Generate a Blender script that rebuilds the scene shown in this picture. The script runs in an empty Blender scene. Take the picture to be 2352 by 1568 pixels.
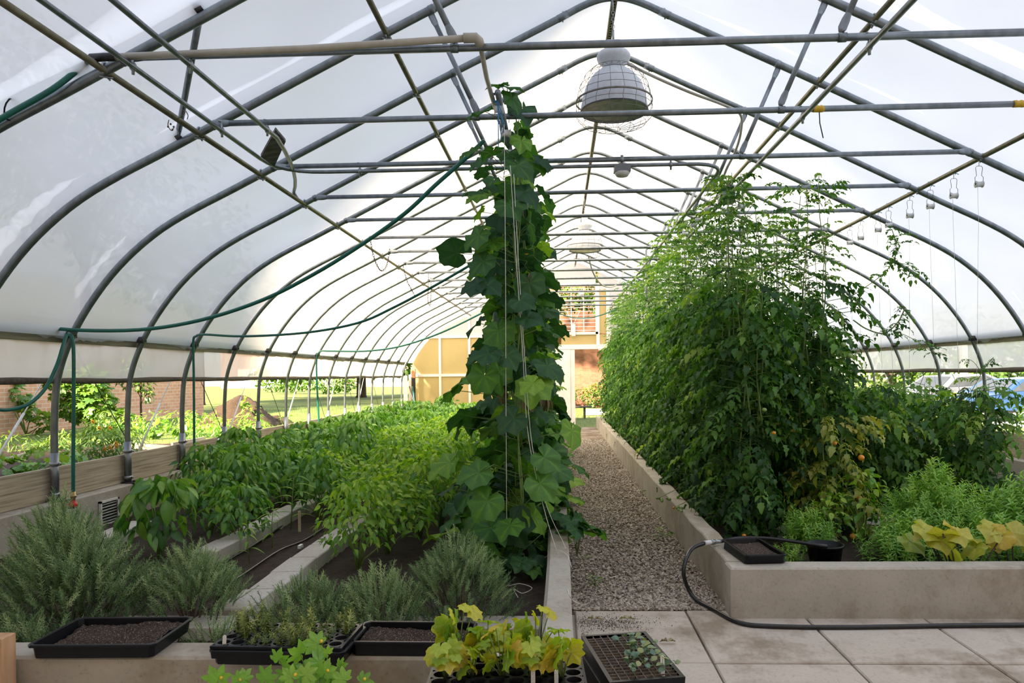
import bpy, math, random
import numpy as np
from mathutils import Vector, Matrix

# ------------------------------------------------------------------ camera, world, sun, exposure
SC = bpy.context.scene
COL = SC.collection
EYE = 1.60
B = 1.13                      # spacing of the roof hoops
CX = 0.52                     # centre line of the house
YEND = 22.2
FPX = 1680.0                  # focal length in pixels at 2352 wide
YAW, ROLL = math.radians(2.1), math.radians(0.66)
SHX, SHY = -0.01973, 0.03261
def Yk(k): return (4.75 + k) * B

cam_d = bpy.data.cameras.new('camera'); cam = bpy.data.objects.new('camera', cam_d); COL.objects.link(cam)
cam_d.sensor_width = 36.0; cam_d.lens = 36.0 * FPX / 2352.0
cam_d.shift_x = SHX; cam_d.shift_y = SHY
cam_d.clip_start = 0.05; cam_d.clip_end = 400
_f = Vector((-math.sin(YAW), math.cos(YAW), 0)); _r = Vector((math.cos(YAW), math.sin(YAW), 0)); _u = Vector((0, 0, 1))
RT = _r * math.cos(ROLL) - _u * math.sin(ROLL); UP = _u * math.cos(ROLL) + _r * math.sin(ROLL)
cam.matrix_world = Matrix.Translation((0, 0, EYE)) @ Matrix((RT, UP, -_f)).transposed().to_4x4()
SC.camera = cam

def P(px, py, Y=None, X=None, Z=None):
    """point of the place seen at a pixel of the photograph, given one of its coordinates"""
    d = _f * FPX + RT * (px - 1176 + SHX * 2352) - UP * (py - 784 - SHY * 2352)
    t = Y / d.y if Y is not None else ((Z - EYE) / d.z if Z is not None else X / d.x)
    return Vector((d.x * t, d.y * t, d.z * t + EYE))

SC.view_settings.view_transform = 'Standard'; SC.view_settings.look = 'None'
SC.view_settings.gamma = 1.0; SC.view_settings.use_curve_mapping = False
SC.view_settings.exposure = 1.18
SC.render.film_transparent = False
SC.cycles.max_bounces = 10; SC.cycles.diffuse_bounces = 4; SC.cycles.glossy_bounces = 3
SC.cycles.transmission_bounces = 6; SC.cycles.transparent_max_bounces = 12
SC.cycles.caustics_reflective = False; SC.cycles.caustics_refractive = False
SC.cycles.use_denoising = True
SC.cycles.sample_clamp_indirect = 6.0

W = bpy.data.worlds.new('world'); SC.world = W; W.use_nodes = True
nt = W.node_tree; nt.nodes.clear()
_o = nt.nodes.new('ShaderNodeOutputWorld'); _b = nt.nodes.new('ShaderNodeBackground')
_tc = nt.nodes.new('ShaderNodeTexCoord'); _sp = nt.nodes.new('ShaderNodeSeparateXYZ'); _cr = nt.nodes.new('ShaderNodeValToRGB')
nt.links.new(_tc.outputs['Generated'], _sp.inputs[0]); nt.links.new(_sp.outputs['Z'], _cr.inputs[0])
_cr.color_ramp.elements[0].position = 0.0; _cr.color_ramp.elements[0].color = (1.0, 0.90, 0.76, 1)
_cr.color_ramp.elements[1].position = 0.75; _cr.color_ramp.elements[1].color = (0.60, 0.72, 0.90, 1)
_e = _cr.color_ramp.elements.new(0.22); _e.color = (0.92, 0.90, 0.87, 1)
nt.links.new(_cr.outputs[0], _b.inputs['Color'])
_m1 = nt.nodes.new('ShaderNodeMath'); _m1.operation = 'MULTIPLY_ADD'; nt.links.new(_sp.outputs['X'], _m1.inputs[0]); _m1.inputs[1].default_value = 0.62; _m1.inputs[2].default_value = 0.95
_m2 = nt.nodes.new('ShaderNodeMath'); _m2.operation = 'MULTIPLY_ADD'; nt.links.new(_sp.outputs['Y'], _m2.inputs[0]); _m2.inputs[1].default_value = 0.28; nt.links.new(_m1.outputs[0], _m2.inputs[2])
nt.links.new(_m2.outputs[0], _b.inputs['Strength'])
nt.links.new(_b.outputs[0], _o.inputs['Surface'])

_sl = bpy.data.lights.new('sun', 'SUN'); SUN = bpy.data.objects.new('sun', _sl); COL.objects.link(SUN)
_sl.energy = 13.0; _sl.angle = math.radians(4.0); _sl.color = (1.0, 0.82, 0.56)
_el = math.radians(35)
SUN_DIR = Vector((0.50 * math.cos(_el), 0.866 * math.cos(_el), -math.sin(_el)))
SUN.rotation_euler = SUN_DIR.to_track_quat('-Z', 'Y').to_euler(); SUN.location = (-20, -10, 20)

# ------------------------------------------------------------------ helpers
TOFF = {}                    # paler veins of some leaf shapes
class MB:
    """collects shapes, then links them as one mesh object"""
    def __init__(s): s.V = []; s.F = []; s.T = []; s.n = 0
    def add(s, V, F, tint=0.5):
        V = np.asarray(V, dtype=np.float64).reshape(-1, 3)
        s.V.append(V); s.T.append(np.full(len(V), tint) if np.isscalar(tint) else np.asarray(tint))
        if isinstance(F, np.ndarray): s.F.append(F + s.n)
        else:
            by = {}
            for f in F: by.setdefault(len(f), []).append(f)
            for k, fs in by.items(): s.F.append(np.array(fs, dtype=np.int64) + s.n)
        s.n += len(V); return s
    def box(s, x0, x1, y0, y1, z0, z1, tint=0.5):
        V = [(x, y, z) for z in (z0, z1) for y in (y0, y1) for x in (x0, x1)]
        return s.add(V, [(0, 2, 3, 1), (4, 5, 7, 6), (0, 1, 5, 4), (2, 6, 7, 3), (0, 4, 6, 2), (1, 3, 7, 5)], tint)
    def cbox(s, x0, x1, y0, y1, z0, z1, c=0.01, tint=0.5):
        """box with a chamfered top"""
        V = [(x, y, z0) for y in (y0, y1) for x in (x0, x1)] + [(x, y, z1 - c) for y in (y0, y1) for x in (x0, x1)] + \
            [(x, y, z1) for y in (y0 + c, y1 - c) for x in (x0 + c, x1 - c)]
        F = [(0, 2, 3, 1), (8, 9, 11, 10)]
        for a in (0, 4): F += [(a, a + 1, a + 5, a + 4), (a + 1, a + 3, a + 7, a + 5), (a + 3, a + 2, a + 6, a + 7), (a + 2, a, a + 4, a + 6)]
        return s.add(V, F, tint)
    def tube(s, pts, r, n=8, caps=True, tint=0.5):
        p = np.array([tuple(q) for q in pts], dtype=float); m = len(p)
        r = np.full(m, r) if np.isscalar(r) else np.asarray(r)
        t = np.gradient(p, axis=0); t /= np.linalg.norm(t, axis=1)[:, None] + 1e-12
        a = np.array([0, 0, 1.0]) if abs(t[0][2]) < 0.9 else np.array([1.0, 0, 0])
        V = []
        u = np.cross(t[0], a); u /= np.linalg.norm(u)
        for i in range(m):
            u = u - t[i] * (u @ t[i]); u /= np.linalg.norm(u) + 1e-12
            w = np.cross(t[i], u)
            for j in range(n):
                th = 2 * math.pi * j / n
                V.append(p[i] + (u * math.cos(th) + w * math.sin(th)) * r[i])
        F = [(i * n + j, i * n + (j + 1) % n, (i + 1) * n + (j + 1) % n, (i + 1) * n + j) for i in range(m - 1) for j in range(n)]
        if caps: F += [tuple(range(n - 1, -1, -1)), tuple(range((m - 1) * n, m * n))]
        return s.add(V, F, tint)
    def lathe(s, prof, c=(0, 0, 0), n=20, axis='z', tint=0.5):
        V = []
        for (r, z) in prof:
            for j in range(n):
                th = 2 * math.pi * j / n; a, b = r * math.cos(th), r * math.sin(th)
                q = (a, b, z) if axis == 'z' else ((z, a, b) if axis == 'x' else (a, z, b))
                V.append((c[0] + q[0], c[1] + q[1], c[2] + q[2]))
        F = [(i * n + j, i * n + (j + 1) % n, (i + 1) * n + (j + 1) % n, (i + 1) * n + j) for i in range(len(prof) - 1) for j in range(n)]
        return s.add(V, F, tint)
    def ball(s, c, r, n=10, sz=1.0, tint=0.5):
        pr = [(max(1e-4, r * math.sin(math.pi * i / 6)), -r * sz * math.cos(math.pi * i / 6)) for i in range(7)]
        return s.lathe(pr, c, n, tint=tint)
    def stamp(s, tm, pos, R, sc, tint):
        V, F = tm; pos = np.asarray(pos); m = len(pos)
        if m == 0: return s
        sc = np.broadcast_to(np.asarray(sc, dtype=float), (m,)) if np.ndim(sc) < 2 else np.asarray(sc)
        L = V[None] * (sc[:, None, None] if sc.ndim == 1 else sc[:, None, :])
        X = np.einsum('mij,mnj->mni', R, L) + pos[:, None, :]
        off = TOFF.get(id(V))
        FF = (F[None] + (np.arange(m) * len(V))[:, None, None]).reshape(-1, F.shape[1])
        s.V.append(X.reshape(-1, 3)); s.T.append((np.broadcast_to(tint, (m,))[:, None] + (0 if off is None else off[None]) + np.zeros((1, len(V)))).ravel())
        s.F.append(FF + s.n); s.n += m * len(V); return s
    def build(s, name, m, parent=None, smooth=True, data_only=False):
        me = bpy.data.meshes.new(name)
        V = np.concatenate(s.V); T = np.concatenate(s.T)
        me.vertices.add(len(V)); me.vertices.foreach_set('co', V.astype(np.float32).ravel())
        tot = sum(f.size for f in s.F); nf = sum(len(f) for f in s.F)
        me.loops.add(tot); me.loops.foreach_set('vertex_index', np.concatenate([f.ravel() for f in s.F]).astype(np.int32))
        ls = []; st = 0
        for f in s.F: ls.append(st + np.arange(len(f)) * f.shape[1]); st += f.size
        me.polygons.add(nf); me.polygons.foreach_set('loop_start', np.concatenate(ls).astype(np.int32))
        a = me.attributes.new('tint', 'FLOAT', 'POINT'); a.data.foreach_set('value', T.astype(np.float32))
        me.update(calc_edges=True); me.validate()
        me.polygons.foreach_set('use_smooth', np.full(len(me.polygons), smooth))
        me.materials.append(m)
        o = bpy.data.objects.new(name, me); COL.objects.link(o)
        if parent is not None: o.parent = parent
        return o

def tag(o, label, cat, group=None, kind=None):
    o['label'] = label; o['category'] = cat
    if group: o['group'] = group
    if kind: o['kind'] = kind
    return o
def thing(name, label, cat, loc=(0, 0, 0), rz=0, group=None):
    o = bpy.data.objects.new(name, None); COL.objects.link(o); o.empty_display_size = 0.1
    o.location = loc; o.rotation_euler = (0, 0, rz)
    return tag(o, label, cat, group)
def struct(o): o['kind'] = 'structure'; return o
def dup(root, loc=None, rz=None, label=None, group=None, sc=None, rx=None):
    def cp(o, par):
        c = o.copy(); COL.objects.link(c); c.parent = par
        for ch in KIDS.get(o.name, []): cp(ch, c)
        return c
    c = cp(root, None)
    if loc is not None: c.location = loc
    if rz is not None: c.rotation_euler = (rx or 0, 0, rz)
    if sc is not None: c.scale = (sc, sc, sc) if np.isscalar(sc) else sc
    if label: c['label'] = label
    if group: c['group'] = group
    return c
KIDS = {}
def index_kids(root):
    KIDS[root.name] = [o for o in bpy.data.objects if o.parent == root]
    for k in KIDS[root.name]: index_kids(k)
    return root
ORD = ['first', 'second', 'third', 'fourth', 'fifth', 'sixth', 'seventh', 'eighth', 'ninth', 'tenth', 'eleventh', 'twelfth', 'thirteenth',
       'fourteenth', 'fifteenth', 'sixteenth', 'seventeenth', 'eighteenth', 'nineteenth', 'twentieth']
ORD += [a + '-' + b for a in ('twenty', 'thirty', 'forty') for b in ORD[:9]] 

# ------------------------------------------------------------------ materials
def mat(name):
    m = bpy.data.materials.new(name); m.use_nodes = True; t = m.node_tree
    return m, t, t.nodes, t.links, t.nodes['Principled BSDF']
def noise(t, scale, detail=4, rough=0.6, coord='Object', sc3=None):
    tc = t.nodes.new('ShaderNodeTexCoord'); n = t.nodes.new('ShaderNodeTexNoise')
    n.inputs['Scale'].default_value = scale; n.inputs['Detail'].default_value = detail; n.inputs['Roughness'].default_value = rough
    src = tc.outputs[coord]
    if sc3:
        mp = t.nodes.new('ShaderNodeMapping'); mp.inputs['Scale'].default_value = sc3; t.links.new(src, mp.inputs[0]); src = mp.outputs[0]
    t.links.new(src, n.inputs['Vector']); return n
def ramp(t, src, stops):
    r = t.nodes.new('ShaderNodeValToRGB'); e = r.color_ramp.elements
    while len(e) < len(stops): e.new(0.5)
    for i, (p, c) in enumerate(stops): e[i].position = p; e[i].color = (*c, 1)
    t.links.new(src, r.inputs[0]); return r
def bump(t, b, src, strength, dist=0.01):
    n = t.nodes.new('ShaderNodeBump'); n.inputs['Strength'].default_value = strength; n.inputs['Distance'].default_value = dist
    t.links.new(src, n.inputs['Height']); t.links.new(n.outputs[0], b.inputs['Normal'])
def simple(name, c0, c1=None, scale=8, rough=0.6, metal=0.0, bmp=0.0, sc3=None, p=(0.35, 0.65), detail=5, dist=0.01):
    m, t, N, L, b = mat(name)
    if c1 is None: c1 = tuple(x * 0.85 for x in c0)
    n = noise(t, scale, detail, sc3=sc3); r = ramp(t, n.outputs[0], [(p[0], c0), (p[1], c1)])
    L.new(r.outputs[0], b.inputs['Base Color']); b.inputs['Roughness'].default_value = rough; b.inputs['Metallic'].default_value = metal
    if bmp: bump(t, b, n.outputs[0], bmp, dist)
    return m
def leafmat(name, stops, trans=0.45, rough=0.42, spec=0.06, tcol=(1.0, 1.12, 0.45)):
    m, t, N, L, b = mat(name); N.remove(b)
    at = N.new('ShaderNodeAttribute'); at.attribute_name = 'tint'
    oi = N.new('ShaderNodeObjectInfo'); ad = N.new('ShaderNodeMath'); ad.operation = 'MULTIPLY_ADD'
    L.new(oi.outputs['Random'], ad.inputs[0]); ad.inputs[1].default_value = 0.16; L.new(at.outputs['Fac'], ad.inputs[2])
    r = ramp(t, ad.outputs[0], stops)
    n = noise(t, 60, 2); mx = N.new('ShaderNodeMix'); mx.data_type = 'RGBA'; mx.blend_type = 'MULTIPLY'; mx.inputs[0].default_value = 0.5
    rr = ramp(t, n.outputs[0], [(0.3, (0.72, 0.72, 0.72)), (0.7, (1.1, 1.1, 1.1))])
    L.new(r.outputs[0], mx.inputs[6]); L.new(rr.outputs[0], mx.inputs[7])
    d = N.new('ShaderNodeBsdfDiffuse'); L.new(mx.outputs[2], d.inputs[0])
    tr = N.new('ShaderNodeBsdfTranslucent'); tm = N.new('ShaderNodeMix'); tm.data_type = 'RGBA'; tm.blend_type = 'MULTIPLY'; tm.inputs[0].default_value = 1
    L.new(mx.outputs[2], tm.inputs[6]); tm.inputs[7].default_value = (*tcol, 1); L.new(tm.outputs[2], tr.inputs[0])
    g = N.new('ShaderNodeBsdfGlossy'); g.inputs['Roughness'].default_value = rough; g.inputs['Color'].default_value = (0.8, 0.88, 0.9, 1)
    m1 = N.new('ShaderNodeMixShader'); m1.inputs[0].default_value = trans; L.new(d.outputs[0], m1.inputs[1]); L.new(tr.outputs[0], m1.inputs[2])
    m2 = N.new('ShaderNodeMixShader'); m2.inputs[0].default_value = spec; L.new(m1.outputs[0], m2.inputs[1]); L.new(g.outputs[0], m2.inputs[2])
    L.new(m2.outputs[0], N['Material Output'].inputs['Surface']); return m

M = {}
M['galv'] = simple('galvanised_steel', (0.27, 0.30, 0.33), (0.17, 0.20, 0.22), 14, 0.38, 0.75, sc3=(1, 1, 0.4))
M['galv_light'] = simple('bright_galvanised', (0.38, 0.41, 0.43), (0.28, 0.31, 0.33), 20, 0.35, 0.7)
M['olive_pipe'] = simple('brownish_steel_pipe', (0.26, 0.24, 0.17), (0.18, 0.165, 0.11), 16, 0.4, 0.6)
M['darksteel'] = simple('dark_steel', (0.10, 0.10, 0.10), (0.05, 0.05, 0.05), 20, 0.5, 0.6)
M['wire'] = simple('guard_wire', (0.22, 0.21, 0.19), (0.15, 0.14, 0.13), 20, 0.5, 0.5)
M['lampgrey'] = simple('lamp_shell', (0.66, 0.69, 0.74), (0.58, 0.61, 0.66), 30, 0.5, 0.0)
M['boxgrey'] = simple('mid_grey_plastic', (0.22, 0.23, 0.25), (0.19, 0.20, 0.22), 10, 0.5)
M['white'] = simple('white_paint', (0.80, 0.80, 0.78), (0.72, 0.72, 0.70), 6, 0.45)
M['whitealu'] = simple('white_aluminium', (0.85, 0.84, 0.82), (0.78, 0.77, 0.74), 4, 0.35)
M['pvc'] = simple('aged_pvc', (0.50, 0.47, 0.40), (0.42, 0.39, 0.33), 10, 0.4)
M['hose'] = simple('green_hose', (0.012, 0.16, 0.125), (0.010, 0.125, 0.10), 30, 0.3)
M['blackhose'] = simple('black_rubber', (0.018, 0.02, 0.025), (0.012, 0.013, 0.016), 30, 0.35)
M['blackplastic'] = simple('black_plastic', (0.005, 0.006, 0.009), (0.009, 0.010, 0.014), 12, 0.38)
M['blackplastic'].node_tree.nodes['Principled BSDF'].inputs['Specular IOR Level'].default_value = 0.28
M['red'] = simple('red_plastic', (0.65, 0.02, 0.015), (0.5, 0.015, 0.01), 10, 0.35)
M['brass'] = simple('brass', (0.45, 0.33, 0.15), (0.3, 0.22, 0.1), 20, 0.35, 0.8)
M['twine'] = simple('white_twine', (0.80, 0.80, 0.76), (0.65, 0.64, 0.60), 40, 0.7)
M['bluetwine'] = simple('blue_twine', (0.08, 0.30, 0.55), (0.06, 0.22, 0.45), 40, 0.6)
M['strap'] = simple('white_strap', (0.75, 0.75, 0.72), (0.6, 0.6, 0.57), 40, 0.7)
M['yellow'] = simple('yellow_tape', (0.75, 0.48, 0.03), (0.6, 0.38, 0.02), 30, 0.4)
M['ink'] = simple('black_ink', (0.01, 0.01, 0.012), (0.015, 0.015, 0.02), 10, 0.5)
M['tagplastic'] = simple('white_plastic_tag', (0.78, 0.80, 0.80), (0.7, 0.72, 0.73), 10, 0.4)
M['tagwood'] = simple('wooden_tag', (0.62, 0.52, 0.36), (0.5, 0.4, 0.27), 20, 0.7)
M['rubberdark'] = simple('curtain_edge', (0.07, 0.06, 0.045), (0.13, 0.11, 0.08), 40, 0.8, bmp=0.5)
M['terracotta'] = simple('reddish_brown_post', (0.45, 0.22, 0.12), (0.33, 0.15, 0.08), 15, 0.7)

def concrete(name, a, b_, dark, scale=3.0):
    m, t, N, L, b = mat(name)
    n1 = noise(t, scale, 8, 0.65); n2 = noise(t, 45, 6, 0.7); n3 = noise(t, 1.4, 5, 0.7, sc3=(1, 1, 1))
    r1 = ramp(t, n1.outputs[0], [(0.3, a), (0.7, b_)])
    r2 = ramp(t, n2.outputs[0], [(0.25, (0.6, 0.6, 0.6)), (0.45, (1, 1, 1)), (0.8, (1.06, 1.06, 1.06))])
    r3 = ramp(t, n3.outputs[0], [(0.36, dark), (0.52, (1, 1, 1))])
    m1 = N.new('ShaderNodeMix'); m1.data_type = 'RGBA'; m1.blend_type = 'MULTIPLY'; m1.inputs[0].default_value = 1
    m2 = N.new('ShaderNodeMix'); m2.data_type = 'RGBA'; m2.blend_type = 'MULTIPLY'; m2.inputs[0].default_value = 1
    L.new(r1.outputs[0], m1.inputs[6]); L.new(r2.outputs[0], m1.inputs[7]); L.new(m1.outputs[2], m2.inputs[6]); L.new(r3.outputs[0], m2.inputs[7])
    L.new(m2.outputs[2], b.inputs['Base Color']); b.inputs['Roughness'].default_value = 0.85
    bump(t, b, n2.outputs[0], 0.35, 0.004); return m
M['concrete'] = concrete('concrete', (0.46, 0.435, 0.38), (0.36, 0.34, 0.295), (0.72, 0.66, 0.58))
M['block'] = concrete('pale_concrete_block', (0.58, 0.565, 0.53), (0.47, 0.455, 0.42), (0.75, 0.72, 0.68), 6)
M['paver'] = concrete('paving_concrete', (0.54, 0.49, 0.43), (0.44, 0.395, 0.34), (0.55, 0.50, 0.44), 2.5)

def gravelmat():
    m, t, N, L, b = mat('gravel'); tc = N.new('ShaderNodeTexCoord')
    v = N.new('ShaderNodeTexVoronoi'); v.inputs['Scale'].default_value = 55; v.inputs['Randomness'].default_value = 1
    L.new(tc.outputs['Object'], v.inputs['Vector'])
    sep = N.new('ShaderNodeSeparateColor'); L.new(v.outputs['Color'], sep.inputs[0])
    r = ramp(t, sep.outputs[0], [(0.0, (0.16, 0.13, 0.10)), (0.3, (0.36, 0.30, 0.24)), (0.6, (0.50, 0.44, 0.37)), (0.85, (0.30, 0.28, 0.27)), (1.0, (0.66, 0.60, 0.52))])
    n3 = noise(t, 1.6, 4, 0.6); r3 = ramp(t, n3.outputs[0], [(0.38, (0.50, 0.42, 0.36)), (0.58, (1, 1, 1))])
    mx = N.new('ShaderNodeMix'); mx.data_type = 'RGBA'; mx.blend_type = 'MULTIPLY'; mx.inputs[0].default_value = 1
    L.new(r.outputs[0], mx.inputs[6]); L.new(r3.outputs[0], mx.inputs[7]); L.new(mx.outputs[2], b.inputs['Base Color'])
    b.inputs['Roughness'].default_value = 0.9
    iv = N.new('ShaderNodeMath'); iv.operation = 'SUBTRACT'; iv.inputs[0].default_value = 1; L.new(v.outputs['Distance'], iv.inputs[1])
    bump(t, b, iv.outputs[0], 1.0, 0.02); return m
M['gravel'] = gravelmat()
M['pebble'] = leafmat('pebble_stone', [(0.0, (0.13, 0.11, 0.09)), (0.4, (0.36, 0.31, 0.25)), (0.75, (0.58, 0.53, 0.46)), (1.0, (0.26, 0.24, 0.23))], trans=0.0, spec=0.02)

def soilmat(name, a, b_, fleck, thr=0.72):
    m, t, N, L, b = mat(name)
    n1 = noise(t, 14, 8, 0.75); n2 = noise(t, 170, 2, 0.5)
    r1 = ramp(t, n1.outputs[0], [(0.3, a), (0.7, b_)]); r2 = ramp(t, n2.outputs[0], [(thr - 0.04, (0, 0, 0)), (thr, (1, 1, 1))])
    mx = N.new('ShaderNodeMix'); mx.data_type = 'RGBA'; L.new(r2.outputs[0], mx.inputs[0]); L.new(r1.outputs[0], mx.inputs[6]); mx.inputs[7].default_value = (*fleck, 1)
    L.new(mx.outputs[2], b.inputs['Base Color']); b.inputs['Roughness'].default_value = 0.95
    bump(t, b, n1.outputs[0], 1.0, 0.03); return m
M['soil'] = soilmat('dark_bed_soil', (0.055, 0.036, 0.024), (0.025, 0.016, 0.011), (0.30, 0.24, 0.17), 0.73)
M['mix'] = soilmat('potting_mix', (0.06, 0.038, 0.026), (0.02, 0.013, 0.01), (0.36, 0.26, 0.18), 0.635)
M['dirt'] = soilmat('heaped_dirt', (0.085, 0.052, 0.034), (0.045, 0.028, 0.02), (0.3, 0.2, 0.13), 0.7)

def woodmat(name, a, b_, c, sc3):
    m, t, N, L, b = mat(name)
    n1 = noise(t, 1.0, 8, 0.65, sc3=sc3); n2 = noise(t, 1.2, 4, 0.5, sc3=(1, 1, 1.5))
    r1 = ramp(t, n1.outputs[0], [(0.32, a), (0.5, b_), (0.68, c)]); r2 = ramp(t, n2.outputs[0], [(0.3, (0.78, 0.74, 0.66)), (0.6, (1.05, 1.03, 1))])
    mx = N.new('ShaderNodeMix'); mx.data_type = 'RGBA'; mx.blend_type = 'MULTIPLY'; mx.inputs[0].default_value = 1
    L.new(r1.outputs[0], mx.inputs[6]); L.new(r2.outputs[0], mx.inputs[7]); L.new(mx.outputs[2], b.inputs['Base Color'])
    b.inputs['Roughness'].default_value = 0.85; bump(t, b, n1.outputs[0], 0.5, 0.004); return m
M['plank'] = woodmat('weathered_timber', (0.20, 0.165, 0.12), (0.43, 0.38, 0.295), (0.55, 0.49, 0.38), (3, 1.3, 60))
M['hipwood'] = woodmat('olive_timber', (0.10, 0.095, 0.06), (0.17, 0.16, 0.10), (0.22, 0.205, 0.13), (3, 1.6, 45))
M['newwood'] = woodmat('fresh_pine', (0.42, 0.24, 0.13), (0.55, 0.34, 0.20), (0.60, 0.40, 0.25), (20, 20, 1.5))
M['oldboard'] = woodmat('grey_board', (0.05, 0.05, 0.05), (0.13, 0.13, 0.125), (0.2, 0.2, 0.19), (6, 25, 6))
M['bark'] = simple('bark', (0.09, 0.065, 0.045), (0.035, 0.025, 0.018), 9, 0.9, bmp=0.8, sc3=(2, 2, 0.4))

def brick(name, c1, c2, c3, mort, rot, sc=1.0):
    m, t, N, L, b = mat(name); tc = N.new('ShaderNodeTexCoord'); mp = N.new('ShaderNodeMapping')
    mp.inputs['Rotation'].default_value = rot; L.new(tc.outputs['Object'], mp.inputs[0])
    k = N.new('ShaderNodeTexBrick'); k.inputs['Scale'].default_value = sc; k.inputs['Brick Width'].default_value = 0.24; k.inputs['Row Height'].default_value = 0.08
    k.inputs['Mortar Size'].default_value = 0.006; k.inputs['Color1'].default_value = (*c1, 1); k.inputs['Color2'].default_value = (*c2, 1); k.inputs['Mortar'].default_value = (*mort, 1)
    k.inputs['Bias'].default_value = -0.1
    L.new(mp.outputs[0], k.inputs['Vector']); n = noise(t, 5, 3); r = ramp(t, n.outputs[0], [(0.35, c3), (0.6, (1, 1, 1))])
    mx = N.new('ShaderNodeMix'); mx.data_type = 'RGBA'; mx.blend_type = 'MULTIPLY'; mx.inputs[0].default_value = 0.6
    L.new(k.outputs[0], mx.inputs[6]); L.new(r.outputs[0], mx.inputs[7]); L.new(mx.outputs[2], b.inputs['Base Color']); b.inputs['Roughness'].default_value = 0.9
    return m
H = math.pi / 2
M['brick_side'] = brick('pink_brick', (0.56, 0.33, 0.21), (0.45, 0.25, 0.155), (0.85, 0.8, 0.75), (0.58, 0.50, 0.41), (0, H, H), 0.72)
M['brick_end'] = brick('red_brick', (0.30, 0.13, 0.085), (0.23, 0.095, 0.06), (0.8, 0.75, 0.7), (0.24, 0.15, 0.11), (H, 0, 0))
M['lawn'] = simple('lawn_grass', (0.09, 0.13, 0.03), (0.16, 0.20, 0.05), 3.5, 0.95, bmp=0.6, detail=8, dist=0.02)
M['asphalt'] = simple('pale_paved_lot', (0.45, 0.44, 0.42), (0.38, 0.37, 0.35), 2, 0.9)

def filmmat(name, col, transp, transl, tcol=None, rough=0.3, ribs=False):
    m, t, N, L, b = mat(name); N.remove(b); tcol = tcol or col
    d = N.new('ShaderNodeBsdfDiffuse'); d.inputs[0].default_value = (*col, 1); tr = N.new('ShaderNodeBsdfTranslucent'); tr.inputs[0].default_value = (*tcol, 1)
    n = noise(t, 1.3, 3, 0.5); r = ramp(t, n.outputs[0], [(0.3, tuple(c * 0.93 for c in tcol)), (0.7, tcol)]); L.new(r.outputs[0], tr.inputs[0])
    if ribs:
        tc = N.new('ShaderNodeTexCoord'); w = N.new('ShaderNodeTexWave'); w.inputs['Scale'].default_value = 26; w.inputs['Distortion'].default_value = 0.3
        L.new(tc.outputs['Object'], w.inputs['Vector']); r2 = ramp(t, w.outputs[0], [(0.0, tuple(c * 0.72 for c in tcol)), (0.6, tcol)])
        mm = N.new('ShaderNodeMix'); mm.data_type = 'RGBA'; mm.blend_type = 'MULTIPLY'; mm.inputs[0].default_value = 0.8
        L.new(r.outputs[0], mm.inputs[6]); L.new(r2.outputs[0], mm.inputs[7]); L.new(mm.outputs[2], tr.inputs[0])
    tp = N.new('ShaderNodeBsdfTransparent'); g = N.new('ShaderNodeBsdfGlossy'); g.inputs['Roughness'].default_value = rough
    m1 = N.new('ShaderNodeMixShader'); m1.inputs[0].default_value = transl; L.new(d.outputs[0], m1.inputs[1]); L.new(tr.outputs[0], m1.inputs[2])
    m2 = N.new('ShaderNodeMixShader'); m2.inputs[0].default_value = transp; L.new(m1.outputs[0], m2.inputs[1]); L.new(tp.outputs[0], m2.inputs[2])
    m3 = N.new('ShaderNodeMixShader'); lw = N.new('ShaderNodeLayerWeight'); lw.inputs[0].default_value = 0.25
    ml = N.new('ShaderNodeMath'); ml.operation = 'MULTIPLY'; ml.inputs[1].default_value = 0.30; L.new(lw.outputs['Fresnel'], ml.inputs[0])
    L.new(ml.outputs[0], m3.inputs[0]); L.new(m2.outputs[0], m3.inputs[1]); L.new(g.outputs[0], m3.inputs[2])
    L.new(m3.outputs[0], N['Material Output'].inputs['Surface']); return m
M['film'] = filmmat('greenhouse_film', (0.80, 0.785, 0.80), 0.04, 0.72, (0.93, 0.905, 0.925), 0.45)
M['curtain'] = filmmat('curtain_film', (0.74, 0.71, 0.66), 0.12, 0.72, (0.84, 0.82, 0.76), 0.4)
M['polycarb'] = filmmat('yellowed_polycarbonate', (0.74, 0.64, 0.40), 0.10, 0.68, (0.95, 0.84, 0.56), 0.2, ribs=True)

G = leafmat  # wide dark-to-bright ramps paint shade and light among the leaves into tint
M['cuke'] = G('cucumber_leaf', [(0.0, (0.03, 0.09, 0.04)), (0.3, (0.05, 0.15, 0.035)), (0.65, (0.12, 0.31, 0.035)), (1.0, (0.32, 0.54, 0.06))], 0.40, 0.5, 0.03)
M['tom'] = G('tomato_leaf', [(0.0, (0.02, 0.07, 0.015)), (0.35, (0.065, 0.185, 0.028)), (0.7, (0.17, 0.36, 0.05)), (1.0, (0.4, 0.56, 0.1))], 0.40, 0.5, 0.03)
M['tomyellow'] = G('yellowing_tomato_leaf', [(0.0, (0.16, 0.26, 0.03)), (0.5, (0.38, 0.43, 0.06)), (1.0, (0.56, 0.5, 0.1))], 0.4, 0.5, 0.05)
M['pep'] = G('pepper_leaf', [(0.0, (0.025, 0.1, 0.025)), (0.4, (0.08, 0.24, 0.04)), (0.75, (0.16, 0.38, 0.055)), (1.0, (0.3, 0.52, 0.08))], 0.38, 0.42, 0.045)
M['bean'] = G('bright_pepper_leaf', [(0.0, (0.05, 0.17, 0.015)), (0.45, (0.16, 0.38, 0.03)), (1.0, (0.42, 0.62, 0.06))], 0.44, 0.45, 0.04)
M['rosemary'] = G('rosemary_needle', [(0.0, (0.05, 0.1, 0.04)), (0.4, (0.15, 0.28, 0.1)), (0.75, (0.32, 0.48, 0.2)), (1.0, (0.55, 0.68, 0.35))], 0.25, 0.5, 0.06, (1, 1.05, 0.6))
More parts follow.
